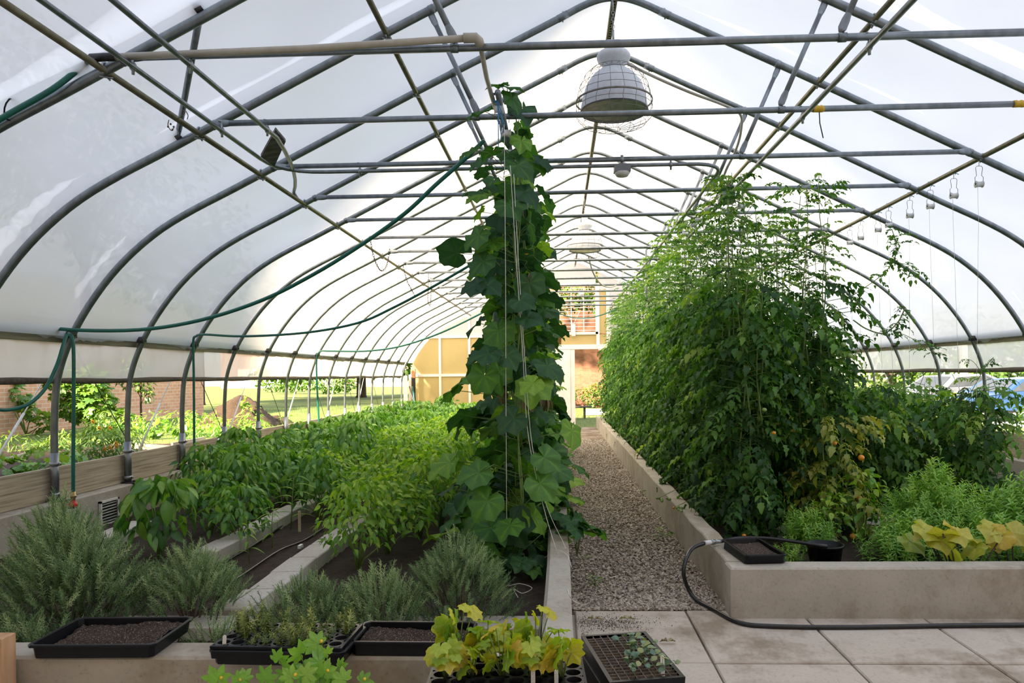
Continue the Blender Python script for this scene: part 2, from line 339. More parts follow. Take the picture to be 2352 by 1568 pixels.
M['mint'] = G('bright_herb_leaf', [(0.0, (0.12, 0.32, 0.035)), (0.5, (0.26, 0.54, 0.07)), (1.0, (0.48, 0.7, 0.11))], 0.42, 0.45, 0.06)
M['lime'] = G('lime_lobed_leaf', [(0.0, (0.176, 0.374, 0.033)), (0.4, (0.418, 0.572, 0.033)), (0.75, (0.66, 0.66, 0.039)), (1.0, (0.715, 0.462, 0.066))], 0.42, 0.45, 0.05)
M['seedherb'] = G('olive_herb_leaf', [(0.0, (0.10, 0.15, 0.04)), (0.5, (0.22, 0.30, 0.08)), (1.0, (0.46, 0.50, 0.14))], 0.35, 0.45, 0.05)
M['kale'] = G('bluish_seedling_leaf', [(0.0, (0.10, 0.20, 0.14)), (0.6, (0.18, 0.32, 0.22)), (1.0, (0.38, 0.42, 0.16))], 0.3, 0.4, 0.06)
M['yleaf'] = G('yellow_squash_leaf', [(0.0, (0.32, 0.46, 0.04)), (0.5, (0.6, 0.58, 0.06)), (1.0, (0.7, 0.52, 0.1))], 0.42, 0.45, 0.05)
M['weed'] = G('garden_leaf', [(0.0, (0.069, 0.161, 0.023)), (0.5, (0.138, 0.287, 0.034)), (1.0, (0.322, 0.437, 0.069))], 0.42, 0.45, 0.05)
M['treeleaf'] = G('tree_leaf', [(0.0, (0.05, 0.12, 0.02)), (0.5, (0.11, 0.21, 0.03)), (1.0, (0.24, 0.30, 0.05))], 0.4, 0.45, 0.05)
M['dead'] = G('withered_leaf', [(0.0, (0.12, 0.09, 0.05)), (0.5, (0.22, 0.17, 0.10)), (1.0, (0.42, 0.35, 0.22))], 0.2, 0.6, 0.02)
M['stem'] = simple('green_stem', (0.13, 0.22, 0.05), (0.20, 0.30, 0.08), 20, 0.5)
M['wstem'] = simple('woody_stem', (0.16, 0.12, 0.08), (0.10, 0.07, 0.05), 20, 0.8)
M['orange'] = simple('orange_fruit', (0.80, 0.25, 0.02), (0.65, 0.33, 0.03), 6, 0.25)
M['greenfruit'] = simple('green_fruit', (0.17, 0.30, 0.07), (0.25, 0.38, 0.12), 6, 0.25)
M['cucfruit'] = simple('dark_cucumber_skin', (0.03, 0.08, 0.03), (0.05, 0.12, 0.04), 30, 0.4, bmp=0.4)
M['flower'] = simple('yellow_petal', (0.85, 0.60, 0.05), (0.8, 0.5, 0.03), 20, 0.5)
M['orangepetal'] = simple('orange_petal', (0.90, 0.38, 0.02), (0.85, 0.48, 0.03), 20, 0.5)
M['lamp_inner'] = simple('lamp_glass', (0.35, 0.36, 0.34), (0.22, 0.22, 0.20), 8, 0.15)
M['carblue'] = simple('blue_car_paint', (0.035, 0.10, 0.27), (0.03, 0.08, 0.23), 3, 0.2, 0.3)
M['cargrey'] = simple('grey_car_paint', (0.20, 0.22, 0.27), (0.17, 0.19, 0.23), 3, 0.2, 0.3)
M['glassdark'] = simple('dark_glass', (0.03, 0.035, 0.04), (0.05, 0.055, 0.06), 3, 0.08)
M['tyre'] = simple('tyre_rubber', (0.02, 0.02, 0.02), (0.03, 0.03, 0.03), 10, 0.7)
M['pinkwall'] = simple('pink_render', (0.55, 0.36, 0.30), (0.48, 0.31, 0.26), 2, 0.9)

# ------------------------------------------------------------------ the frame of the house
HALF = [(0.0, 4.93), (0.13, 4.915), (0.28, 4.86), (0.45, 4.775), (0.87, 4.57), (1.5, 4.27), (2.2, 3.925), (2.85, 3.60), (3.45, 3.30), (3.8, 3.13),
        (4.1, 2.96), (4.36, 2.76), (4.58, 2.54), (4.78, 2.28), (4.93, 2.03), (5.03, 1.80), (5.09, 1.58), (5.11, 1.36), (5.12, 1.10), (5.12, 0.54)]
def smooth_prof(h, n=3):
    """Catmull-Rom through the half profile"""
    q = [np.array((-h[1][0], h[1][1]))] + [np.array(a) for a in h] + [np.array((h[-1][0], h[-1][1] - 0.5))]
    out = []
    for i in range(1, len(q) - 2):
        for j in range(n):
            t = j / n; a, b, c, d = q[i - 1:i + 3]
            out.append(0.5 * ((2 * b) + (c - a) * t + (2 * a - 5 * b + 4 * c - d) * t * t + (3 * b - a - 3 * c + d) * t ** 3))
    out.append(q[-2]); return np.array(out)
HP = smooth_prof(HALF)
def zat(s):   # height of the hoop at a distance s from the centre line (rafter part)
    return float(np.interp(s, HP[:, 0], HP[:, 1]))
def prof_full(h, off=0.0):
    """points left base -> apex -> right base, moved outward by off"""
    L = np.array([(-a, b) for a, b in h[::-1]] + [(a, b) for a, b in h[1:]])
    if off:
        t = np.gradient(L, axis=0); t /= np.linalg.norm(t, axis=1)[:, None]
        L = L + np.stack([-t[:, 1], t[:, 0]], 1) * off
    return L
PF = prof_full(HP)

def clamp_ring(mb, c, r, ax, w=0.02, n=12):
    """band around a pipe at c with axis ax"""
    c = Vector(c); ax = Vector(ax).normalized()
    mb.tube([c - ax * w, c + ax * w], r, n)

hoops = []
for k in range(-2, 15):
    y = Yk(k); far = k >= 6
    nm = ORD[k + 2]
    t = thing('roof_hoop', 'grey galvanised steel roof hoop, %s of the tunnel from the camera end' % nm, 'roof hoop', (CX, y, 0.5), 0, 'roof hoops')
    mb = MB(); pts = [(a, 0, b - 0.5) for a, b in PF]
    if far: pts = pts[::2]
    mb.tube(pts, 0.031 if k < 2 else (0.028 if k < 4 else 0.024), 8 if far else 14); mb.build('arch_pipe', M['galv'], t)  # far hoops drawn thinner, the glare round them put into the radius
    for sx in (-1, 1):
        m2 = MB(); x = sx * 5.12
        m2.tube([(x, 0, 0.012), (x, 0, 0.44)], 0.036, 12); m2.build('post_sleeve', M['galv'], t)
        m3 = MB(); m3.box(x - 0.07, x + 0.11, -0.06, 0.06, 0.0, 0.012); m3.box(x + sx * -0.085, x + sx * -0.06, -0.02, 0.02, 0.012, 0.03)
        m3.build('base_plate', M['darksteel'], t)
        for zz in ((0.06, 0.34) if not far else (0.2,)):
            m4 = MB(); m4.lathe([(0.036, -0.016), (0.044, -0.016), (0.044, 0.016), (0.036, 0.016)], (x, 0, zz), 14)
            m4.box(x - 0.05 * sx - 0.006, x - 0.05 * sx + 0.006, -0.012, 0.012, zz - 0.012, zz + 0.012); m4.build('pipe_clamp', M['galv_light'], t)
    if not far:
        for sx in (-1, 1):      # splice collar beside the apex with its bolt
            i = int(np.argmin(abs(PF[:, 0] - sx * 0.50))); p = PF[i]; q = PF[i + 1]
            d = Vector((q[0] - p[0], 0, q[1] - p[1])).normalized(); c = Vector((p[0], 0, p[1] - 0.5))
            m5 = MB(); m5.tube([c - d * 0.05, c + d * 0.05], 0.033, 12); m5.tube([c + Vector((0, 0, -0.05)), c + Vector((0, 0, 0.05))], 0.006, 6)
            m5.build('splice_collar', M['galv'], t)
    hoops.append(t)

# purlins
def purlin(name, x, z, r, m, label, y0=-0.4, y1=None, ks=range(-2, 15), hang=0.07):
    y1 = y1 or YEND - 0.1
    t = thing(name, label, 'purlin', (x, y0, z), 0, 'long purlin pipes')
    mb = MB(); mb.tube([(0, 0, 0), (0, (y1 - y0) / 2, 0), (0, y1 - y0, 0)], r, 10); mb.build('pipe', m, t)
    s = abs(x - CX); zz = zat(s)
    for k in ks:
        yy = Yk(k) - y0
        if yy < 0: continue
        m2 = MB(); h = zz - z
        th = [math.radians(a) for a in range(-60, 241, 25)]
        m2.tube([(0.0, yy + 0.055 * math.cos(a) * 0.8, h * 0.5 + (h * 0.5 + 0.04) * math.sin(a)) for a in th], 0.007, 6)
        m2.tube([(-0.03, yy - 0.02, -r - 0.012), (0.03, yy + 0.02, -r - 0.012)], 0.006, 6)
        m2.tube([(0.0, yy + 0.035, -r - 0.02), (0.0, yy + 0.035, 0.03)], 0.005, 6)
        m2.build('hook_clamp', M['galv_light'], t)
    return t
purlin('purlin', -2.66, 3.425, 0.0215, M['olive_pipe'], 'steel purlin pipe under the left roof slope, clamped to every hoop at tie bar height')
purlin('purlin', 3.70, 3.45, 0.0215, M['olive_pipe'], 'steel purlin pipe low on the right roof slope, hung with white twine spools')
purlin('purlin', -1.245, 4.13, 0.0215, M['olive_pipe'], 'olive steel purlin pipe high on the left roof slope, midway to the ridge')
purlin('purlin', 2.30, 4.13, 0.0215, M['olive_pipe'], 'steel purlin pipe high on the right roof slope, clipped with bright clamps')
t = thing('ridge_channel', 'perforated steel channel running along the ridge above the lamps', 'ridge purlin', (CX, -0.4, 4.86))
mb = MB(); L_ = YEND - 0.1 + 0.4
for x0, x1, z0, z1 in ((-0.024, -0.018, -0.02, 0.03), (0.018, 0.024, -0.02, 0.03), (-0.024, 0.024, 0.03, 0.036), (-0.024, -0.010, -0.024, -0.02), (0.010, 0.024, -0.024, -0.02)):
    mb.box(x0, x1, 0, L_, z0, z1)
yy = 3.0
while yy < 12: mb.box(-0.010, 0.010, yy, yy + 0.022, -0.0235, -0.0205); yy += 0.05
mb.build('channel', M['olive_pipe'], t)

# cross ties between the rafters and their web struts
def flat_pipe(mb, a, b, r, n=10):
    """pipe whose two ends are hammered flat"""
    a = Vector(a); b = Vector(b); d = (b - a).normalized(); L = (b - a).length
    mb.tube([a + d * 0.09, b - d * 0.09], r, n)
    side = d.cross(Vector((0, 1, 0)))
    if side.length < 0.1: side = Vector((1, 0, 0))
    side = Vector((0, 1, 0)) - d * d.y; side.normalize(); up = d.cross(side)
    for p, s in ((a, 1), (b, -1)):
        V = []
        for u, w, h in ((0.09, r, r), (0.055, r * 1.3, r * 0.5), (0.0, r * 1.35, 0.004), (-0.025, r * 0.7, 0.004)):
            for j in range(n):
                th = 2 * math.pi * j / n
                V.append(p + d * s * u + up * math.cos(th) * w + side * math.sin(th) * h)
        mb.add([tuple(v) for v in V], [(i * n + j, i * n + (j + 1) % n, (i + 1) * n + (j + 1) % n, (i + 1) * n + j) for i in range(3) for j in range(n)] + [tuple(range(3 * n, 4 * n))])
TZ = 3.485
for k in range(-2, 14):
    y = Yk(k); nm = ORD[k + 2]
    t = thing('tie_bar', 'horizontal galvanised tie bar with flattened ends, the %s across the tunnel from the camera end' % nm, 'tie bar', (CX, y - 0.045, TZ), 0, 'tie bars across the tunnel')
    mb = MB(); flat_pipe(mb, (-3.02, 0, 0), (3.04, 0, 0), 0.0215, 10); mb.build('pipe', M['galv'], t)
    for sx in (-1, 1):
        m2 = MB(); x = sx * 3.07; m2.tube([(x, 0.0, 0.0), (x, 0.045, zat(3.07) - TZ)], 0.012, 6)
        th = [2 * math.pi * a / 12 for a in range(13)]
        d = Vector((0.9, 0, -0.43 * sx)); c = Vector((x, 0.045, zat(3.07) - TZ))
        m2.tube([c - d.normalized() * 0.018, c + d.normalized() * 0.018], 0.034, 12); m2.build('end_band', M['galv'], t)
    if k > 7: continue
    for sx in (-1, 1):
        side = 'left' if sx < 0 else 'right'
        s = thing('web_strut', 'slanting galvanised strut from the %s roof slope down to the %s tie bar' % (side, nm), 'strut', (CX + sx * 1.10, y - 0.045, TZ), 0, 'web struts')
        m3 = MB(); zt = zat(1.43) - TZ - 0.045
        flat_pipe(m3, (0, 0, 0.05), (sx * 0.33, 0.045, zt), 0.0185, 10); m3.build('pipe', M['galv'], s)
        m4 = MB(); m4.tube([(-0.022, 0, 0), (0.022, 0, 0)], 0.027, 12); m4.tube([(0, -0.028, 0.028), (0, 0.028, 0.028)], 0.006, 6)
        m4.build('lower_band', M['galv'], s)
        m5 = MB(); d = Vector((0.9, 0, -0.43 * sx)).normalized(); c = Vector((sx * 0.33, 0.045, zt + 0.045)); m5.tube([c - d * 0.02, c + d * 0.02], 0.034, 12)
        m5.build('upper_band', M['galv'], s)
# diagonal wind brace on the left slope
s = thing('wind_brace', 'dark steel wind brace slanting down the left slope between the two nearest hoops', 'brace', (-2.1, Yk(-1), 3.79))
mb = MB(); flat_pipe(mb, (0, 0.02, -0.03), (-0.715, 1.11, -0.375), 0.021); mb.build('pipe', M['galv'], s)
for q in ([(-0.02, 0, -0.01), (0.02, 0, 0.01)], [(-0.735, 1.13, -0.39), (-0.70, 1.13, -0.37)]): mb = MB(); mb.tube(q, 0.036, 12); mb.build('end_band', M['darksteel'], s)

# pipes laid along the tie bars
def longpipe(name, pts, r, m, label, cat='pipe', n=12, group=None, clamps=()):
    t = thing(name, label, cat, pts[0], 0, group); o = Vector(pts[0])
    mb = MB(); mb.tube([Vector(p) - o for p in pts], r, n); mb.build('tube', m, t)
    for c in clamps:
        c = Vector(c) - o; m2 = MB(); m2.tube([c + Vector((0, 0, -r - 0.03)), c + Vector((0, 0, 0.075))], 0.009, 8)
        m2.tube([c + Vector((-0.012, 0, 0)), c + Vector((0.012, 0, 0))], r + 0.006, 12)
        m2.tube([c + Vector((-0.02, -r, 0.07)), c + Vector((0.02, r, 0.07))], 0.007, 6); m2.build('pipe_clamp', M['galv_light'], t)
    return t
def arc(a, b, c, n=6):
    """rounded corner at b between directions to a and c"""
    a, b, c = Vector(a), Vector(b), Vector(c)
    return [a * (1 - u) ** 2 + b * 2 * u * (1 - u) + c * u * u for u in [i / n for i in range(n + 1)]]
ZP = TZ - 0.055
# trellis conduit: along Y on the left, across under the fourth tie bar, along Y again over the tomatoes
yb = Yk(1) - 0.045
pts = [(-2.47, -0.4, ZP), (-2.47, 3, ZP)] + arc((-2.47, yb - 0.45, ZP), (-2.47, yb, ZP), (-2.05, yb, ZP)) + [(-1.9, yb, ZP), (0.5, yb, ZP)] + \
      arc((1.15, yb, ZP), (1.47, yb, ZP), (1.47, yb + 0.32, ZP)) + [(1.47, yb + 0.8, ZP), (1.47, 13, ZP), (1.47, 20.8, ZP)]
longpipe('bent_conduit', pts, 0.0165, M['galv'], 'bent steel conduit crossing beneath a tie bar, then away over the tall tomatoes', 'conduit',
         clamps=[(-2.47, Yk(-1) - 0.045, ZP), (-2.47, Yk(0) - 0.045, ZP), (-1.75, yb, ZP), (1.0, yb, ZP)])
pts = [(-2.13, -0.4, ZP), (-2.13, 4, ZP), (-2.13, 5.1, ZP)] + arc((-2.13, 5.5, ZP), (-2.30, 6.5, ZP), (-2.66, 7.3, 3.47)) + [(-2.69, 7.5, 3.45)]
longpipe('bent_conduit', pts, 0.0165, M['galv'], 'steel conduit on the left whose far end curves over to the low purlin', 'conduit', clamps=[(-2.13, Yk(-1) - 0.045, ZP), (-2.13, Yk(0) - 0.045, ZP)])
longpipe('trellis_pipe', [(1.77, -0.4, ZP), (1.77, 3, ZP), (1.77, 7.64, ZP)], 0.0175, M['galv'], 'straight trellis pipe on the right running from above the camera to a small grey box', 'trellis pipe',
         clamps=[(1.77, Yk(k) - 0.045, ZP) for k in (-1, 0, 1)])
longpipe('trellis_pipe', [(1.77, 7.8, ZP), (1.77, 12, ZP), (1.77, 20.8, ZP)], 0.0175, M['galv'], 'trellis pipe continuing from the grey box away over the tall tomatoes', 'trellis pipe')
longpipe('trellis_pipe', [(-0.375, 4.72, ZP), (-0.375, 9, ZP), (-0.375, 15.5, ZP)], 0.02, M['galv'], 'open-ended trellis pipe above the cucumber vines, blue twine knotted at its end', 'trellis pipe',
         clamps=[(-0.40, Yk(k) - 0.045, ZP) for k in (0, 1, 2)])
mb = MB(); rr = random.Random(4)
for i in range(5):
    a = rr.uniform(0, 6); mb.tube([(-0.40 + 0.026 * math.cos(b), 4.80 + i * 0.006, ZP + 0.026 * math.sin(b)) for b in np.linspace(0, 6.28, 14)], 0.004, 5)
for i in range(4): mb.tube([(-0.385, 4.80, ZP - 0.02), (-0.37 + rr.uniform(-.02, .02), 4.79, ZP - 0.1), (-0.36 + rr.uniform(-.03, .03), 4.79, ZP - 0.19 - 0.05 * i)], 0.0035, 5)
tag(mb.build('twine_knot', M['bluetwine']), 'blue twine knotted round the open pipe end above the cucumber vines', 'twine')
# grey box and cable on the right
t = thing('junction_box', 'small grey junction box where the trellis pipe on the right ends', 'junction box', (1.77, 7.72, ZP))
mb = MB(); mb.box(-0.075, 0.075, -0.08, 0.08, -0.05, 0.05); mb.build('box', M['galv'], t)
mb = MB(); mb.box(-0.08, 0.08, -0.085, 0.085, -0.058, -0.05); mb.build('cover', M['darksteel'], t)
lp = [P(1425, 138, Y=6.35), P(1500, 175, Y=6.5), P(1585, 212, Y=6.7), P(1660, 240, Y=7.0), P(1700, 262, Y=7.2), P(1702, 300, Y=7.3), P(1690, 345, Y=7.45), P(1668, 390, Y=7.6), P(1655, 430, Y=7.7), Vector((1.765, 7.72, ZP + 0.05))]
def spl(pts, n=5):
    q = [np.array(tuple(p)) for p in pts]; q = [2 * q[0] - q[1]] + q + [2 * q[-1] - q[-2]]; out = []
    for i in range(1, len(q) - 2):
        a, b, c, d = q[i - 1:i + 3]
        for j in range(n):
            t_ = j / n; out.append(0.5 * ((2 * b) + (c - a) * t_ + (2 * a - 5 * b + 4 * c - d) * t_ * t_ + (3 * b - a - 3 * c + d) * t_ ** 3))
    out.append(q[-2]); return out
longpipe('lamp_cable', spl(lp), 0.013, M['pvc'], 'grey flexible cable looping from the near lamp down to the junction box', 'cable')

# sensor light under a tie bar
def sensor(loc, label):
    t = thing('sensor_light', label, 'light fixture', loc)
    mb = MB(); mb.box(-0.072, 0.072, -0.05, 0.05, 0, 0.064); mb.build('housing', M['boxgrey'], t, smooth=False)
    mb = MB(); mb.lathe([(0.066, 0.0), (0.066, -0.012), (0.05, -0.035), (0.02, -0.042), (0.001, -0.044)], (0, 0, 0), 20); mb.build('lens', M['white'], t)
    mb = MB(); mb.box(-0.012, 0.012, -0.006, 0.006, 0.058, 0.15); mb.tube([(-0.014, 0, 0.115), (0.014, 0, 0.115)], 0.028, 12); mb.build('hanger', M['galv_light'], t)
sensor((P(1429, 400, Y=6.45).x, 6.453, TZ - 0.115), 'grey boxy sensor light with a rounded white lens clamped under a tie bar')

# high-bay lamps with wire guards
def make_lamp(loc, label, detailed=True):
    t = thing('high_bay_lamp', label, 'lamp', loc)     # origin at the shade rim
    R = 0.288
    prof = [(0.09, 0.36), (0.13, 0.345), (0.175, 0.31), (0.215, 0.26), (0.25, 0.19), (0.272, 0.11), (0.285, 0.04), (R, 0.0)]
    mb = MB(); mb.lathe([(a, b) for a, b in prof], n=40); mb.lathe([(a - 0.004, b) for a, b in prof[::-1]] , n=40); mb.build('shade', M['lampgrey'], t)
    mb = MB(); mb.lathe([(R + 0.004, -0.006), (R + 0.004, 0.006), (R - 0.004, 0.006), (R - 0.004, -0.006), (R + 0.004, -0.006)], n=40); mb.build('rim', M['darksteel'], t)
    mb = MB(); mb.lathe([(0.001, 0.012), (0.15, 0.008), (R - 0.006, 0.004)], n=40); mb.build('lens', M['lamp_inner'], t)
    mb = MB(); mb.lathe([(0.001, 0.36), (0.075, 0.36), (0.09, 0.385), (0.135, 0.43), (0.145, 0.455), (0.145, 0.475), (0.13, 0.50), (0.001, 0.505)], n=32); mb.build('ballast_housing', M['lampgrey'], t)
    mb = MB(); mb.box(-0.055, 0.055, -0.045, 0.045, 0.50, 0.60); mb.build('mounting_box', M['lampgrey'], t)
    mb = MB(); mb.tube([(0, 0, 0.60), (0, 0, 0.70)], 0.01, 8)
    for i in range(6): mb.tube([(0.012 * math.cos(a) * (1 if i % 2 else 0.2), 0.012 * math.cos(a) * (0.2 if i % 2 else 1), 0.70 + i * 0.03 + 0.018 * math.sin(a)) for a in np.linspace(0, 6.28, 9)], 0.003, 5)
    mb.tube([(0, 0, 0.86), (0, 0, 0.97)], 0.007, 6); mb.build('hanging_chain', M['galv_light'], t)
    g = MB(); gp = [(0.12, 0.37), (0.19, 0.355), (0.25, 0.30), (0.295, 0.21), (0.32, 0.10), (0.327, 0.02), (0.32, -0.05), (0.27, -0.105), (0.17, -0.14), (0.05, -0.155)]
    n = 18
    for j in range(n):
        ph = 2 * math.pi * j / n
        g.tube([(r * math.cos(ph + 0.03 * math.sin(i * 2.1)), r * math.sin(ph + 0.03 * math.sin(i * 2.1)), z) for i, (r, z) in enumerate(gp)], 0.0022, 5)
    for r, z in ((0.19, 0.355), (0.252, 0.297), (0.293, 0.215), (0.31, 0.15), (0.327, 0.03), (0.32, -0.05), (0.27, -0.105), (0.17, -0.14), (0.05, -0.155)):
        g.tube([(r * math.cos(a), r * math.sin(a), z) for a in np.linspace(0, 2 * math.pi, 41)], 0.0022, 5, caps=False)
    g.lathe([(0.324, 0.075), (0.331, 0.075), (0.331, 0.09), (0.324, 0.09), (0.324, 0.075)], n=40)
    g.build('wire_guard', M['wire'], t); return t
make_lamp((0.50, 6.32, 3.86), 'nearest bell-shaped grey high-bay lamp in a wire guard, hung from the ridge')
make_lamp((0.50, 13.4, 3.86), 'farther bell-shaped pale high-bay lamp in a wire guard, above the far path')
t = thing('round_lamp', 'small round white lamp hanging before the louvred window at the far end', 'lamp', (P(1335, 674, Y=19.6).x, 19.6, P(1335, 674, Y=19.6).z))
mb = MB(); mb.ball((0, 0, 0), 0.08, 16); mb.build('globe', M['white'], t)
mb = MB(); mb.tube([(0, 0, 0.07), (0, 0, TZ - t.location.z + 0.02 if TZ > t.location.z else 0.12)], 0.012, 8); mb.build('stem', M['white'], t)
# drooping far lamp flex
longpipe('lamp_cable', spl([P(1352, 590, Y=13.4), P(1362, 625, Y=13.8), P(1380, 652, Y=14.5), P(1402, 659, Y=15.2), P(1422, 648, Y=15.6), P(1437, 610, Y=15.8), P(1445, 590, Y=15.9)]), 0.014, M['pvc'], 'slack cable drooping in a loop beside the farther high-bay lamp', 'cable')

# wooden plate on the conduits
t = None
t = thing('wooden_board', 'small weathered grey board hung edge-up between two conduits on the left', 'board', P(627, 337, Y=5.9))
mb = MB(); c = Vector(t.location)
a, b_, d_, e_ = P(633, 295, Y=5.55) - c, P(656, 322, Y=5.75) - c, P(630, 380, Y=6.15) - c, P(599, 357, Y=5.95) - c
nn = (b_ - a).cross(d_ - a).normalized() * 0.012
mb.add([tuple(v + s * nn) for s in (-1, 1) for v in (a, b_, d_, e_)], [(0, 1, 2, 3), (7, 6, 5, 4), (0, 4, 5, 1), (1, 5, 6, 2), (2, 6, 7, 3), (3, 7, 4, 0)])
mb.build('board', M['oldboard'], t, smooth=False)

# irrigation pipe: PVC with a black hose end
yp = Yk(-1) - 0.10
t = thing('irrigation_pipe', 'cream PVC irrigation pipe along the nearest tie bar, its elbow over the cucumber vines', 'irrigation pipe', (-2.62, yp, TZ + 0.03))
o = Vector(t.location)
A_ = [P(262, 131, Y=yp), P(700, 112, Y=yp), P(1085, 87, Y=yp)]
mb = MB(); mb.tube([p - o for p in A_], 0.020, 12); mb.build('tube', M['pvc'], t)
c = A_[2]; mb = MB(); mb.tube([c - o - Vector((0.05, 0, 0)), c - o + Vector((0.02, 0, 0)), c - o + Vector((0.035, 0.02, -0.01)), c - o + Vector((0.04, 0.07, -0.02))], 0.028, 12); mb.build('elbow', M['pvc'], t)
mb = MB(); mb.tube([c - o + Vector((0.04, 0.05, -0.02)), P(1118, 180, Y=4.55) - o, P(1138, 250, Y=4.95) - o], 0.015, 10); mb.build('drop_tube', M['pvc'], t)
mb = MB(); mb.tube([P(208, 133, Y=yp) - o, P(240, 131, Y=yp) - o, P(266, 131, Y=yp) - o], 0.024, 10); mb.build('rubber_sleeve', M['blackhose'], t)
h = spl([P(206, 135, Y=yp), P(188, 152, Y=4.22), P(120, 205, Y=4.16), P(20, 262, Y=4.16), P(-40, 300, Y=4.16), P(-120, 370, Y=4.16)])
longpipe('water_hose', h, 0.017, M['hose'], 'dark green hose strapped beneath the near left rafter, coming from the black sleeve', 'hose')
mb = MB(); mb.tube([(P(28, 250, Y=4.2) + Vector((0.05 * math.sin(a) * 0.5, 0.055 * math.cos(a), 0.065 * math.sin(a)))) for a in np.linspace(0, 6.28, 16)], 0.005, 5)
tag(mb.build('cable_tie', M['blackplastic']), 'black tie holding the green hose to the near left rafter', 'cable tie')

# hanging green hoses
h1 = spl([P(1113, 322, Y=5.45), P(1060, 372, Y=5.5), P(1000, 425, Y=5.55), P(930, 490, Y=5.65), P(830, 562, Y=5.8), P(720, 630, Y=5.95), P(600, 690, Y=6.1), P(460, 735, Y=6.25), P(320, 757, Y=6.35), P(160, 757, Y=6.38), P(60, 742, Y=6.2), P(0, 725, Y=6.05), P(-90, 690, Y=5.9)])
longpipe('water_hose', h1, 0.0165, M['hose'], 'long green hose swagged across the left half from the cucumber vines to the left wall', 'hose')
t = thing('water_hose', 'green hose hanging straight down by the nearest left post, ending in a red nozzle', 'hose', P(160, 768, Y=6.38)); o = Vector(t.location)
mb = MB(); mb.tube(spl([P(158, 766, Y=6.42) - o, P(165, 775, Y=6.37) - o, P(169, 810, Y=6.36) - o, P(169, 960, Y=6.36) - o, P(168, 1060, Y=6.36) - o, P(168, 1134, Y=6.36) - o]), 0.0155, 12); mb.build('tube', M['hose'], t)
c = P(168, 1136, Y=6.36) - o
mb = MB(); mb.lathe([(0.001, 0.03), (0.02, 0.028), (0.02, 0.0), (0.026, -0.002), (0.026, -0.02), (0.018, -0.03), (0.018, -0.055)], c, 14); mb.build('coupling', M['brass'], t)
mb = MB(); mb.lathe([(0.001, -0.05), (0.022, -0.052), (0.024, -0.07), (0.038, -0.074), (0.038, -0.10), (0.034, -0.105)], c, 18); mb.build('red_head', M['red'], t)
mb = MB(); mb.lathe([(0.034, -0.103), (0.041, -0.107), (0.041, -0.116), (0.001, -0.117)], c, 18); mb.build('rubber_face', M['blackhose'], t)
longpipe('water_hose', spl([P(153, 768, Y=6.34), P(143, 800, Y=6.27), P(130, 840, Y=6.2), P(105, 890, Y=6.1), P(70, 925, Y=5.95), P(25, 940, Y=5.8), P(-20, 935, Y=5.65), P(-90, 890, Y=5.5)]), 0.0155, M['hose'], 'green hose drooping in a loop from the nearest left post out of the picture', 'hose')
longpipe('water_hose', spl([P(446, 1130, Y=8.62), P(446, 1000, Y=8.62), P(445, 860, Y=8.62), P(444, 785, Y=8.62), P(450, 772, Y=8.6), P(470, 768, Y=8.5), P(560, 772, Y=8.3), P(700, 764, Y=8.0), P(820, 742, Y=7.8), P(900, 708, Y=7.7), P(1000, 655, Y=7.6), P(1090, 603, Y=7.5)]), 0.014, M['hose'], 'middle green hose, draped from above the cucumbers to a left post and straight down', 'hose')
longpipe('water_hose', spl([P(734, 1000, Y=13.2), P(729, 900, Y=13.2), P(727, 830, Y=13.2), P(734, 808, Y=13.1), P(760, 806, Y=13.0), P(840, 806, Y=12.9), P(920, 795, Y=12.8), P(1010, 765, Y=12.6), P(1100, 722, Y=12.5), P(1160, 690, Y=12.4)]), 0.016, M['hose'], 'farthest green hose, looped from a distant left post towards the vines', 'hose')
mb = MB(); c = P(751, 986, Y=13.3); mb.lathe([(0.001, 0.03), (0.04, 0.03), (0.045, 0.0), (0.045, -0.03), (0.001, -0.03)], c, 14); tag(mb.build('hose_nozzle', M['red']), 'small red hose nozzle far along the left sill', 'nozzle')
longpipe('water_hose', spl([P(1276, 716, Y=20), P(1310, 728, Y=20), P(1350, 730, Y=20), P(1385, 722, Y=20), P(1420, 708, Y=20), P(1450, 690, Y=20)]), 0.014, M['hose'], 'thin green hose sagging before the louvred window', 'hose')

# chains hung from the tie bars
def chain(pts, label):
    pts = spl(pts, 8); mb = MB(); acc = 0
    P_ = [Vector(tuple(p)) for p in pts]; d = 0; L = 0.045; seg = []
    cur = P_[0]; i = 1; out = [cur]
    while i < len(P_):
        v = P_[i] - cur
        if v.length < L: i += 1; continue
        cur = cur + v.normalized() * L; out.append(cur)
    for j in range(len(out) - 1):
        a, b = out[j], out[j + 1]; ax = (b - a).normalized(); sd = ax.cross(Vector((0, 1, 0.1)) if j % 2 else Vector((1, 0, 0.1))).normalized(); c = (a + b) / 2
        mb.tube([c + ax * 0.03 * math.cos(u) + sd * 0.012 * math.sin(u) for u in np.linspace(0, 6.28, 9)], 0.0042, 4, caps=False)
    tag(mb.build('hanging_chain', M['darksteel']), label, 'chain', 'chains on the tie bars')
chain([P(846, 512, Y=9.9), P(850, 545, Y=9.9), P(856, 580, Y=10.1), P(865, 607, Y=10.3), P(876, 622, Y=10.6), P(887, 612, Y=10.8), P(893, 585, Y=11.0), P(896, 552, Y=11.0)], 'dark chain slung in a deep loop between two tie bars at the left')
chain([P(921, 583, Y=12.2), P(926, 610, Y=12.2), P(935, 645, Y=12.3), P(948, 670, Y=12.5), P(956, 685, Y=12.6)], 'dark chain dangling loose beyond the deep loop of chain')
chain([P(984, 615, Y=14.2), P(984, 650, Y=14.2), P(983, 690, Y=14.2), P(989, 700, Y=14.3), P(990, 650, Y=14.4), P(989, 616, Y=14.4)], 'farthest narrow loop of chain at the left purlin')

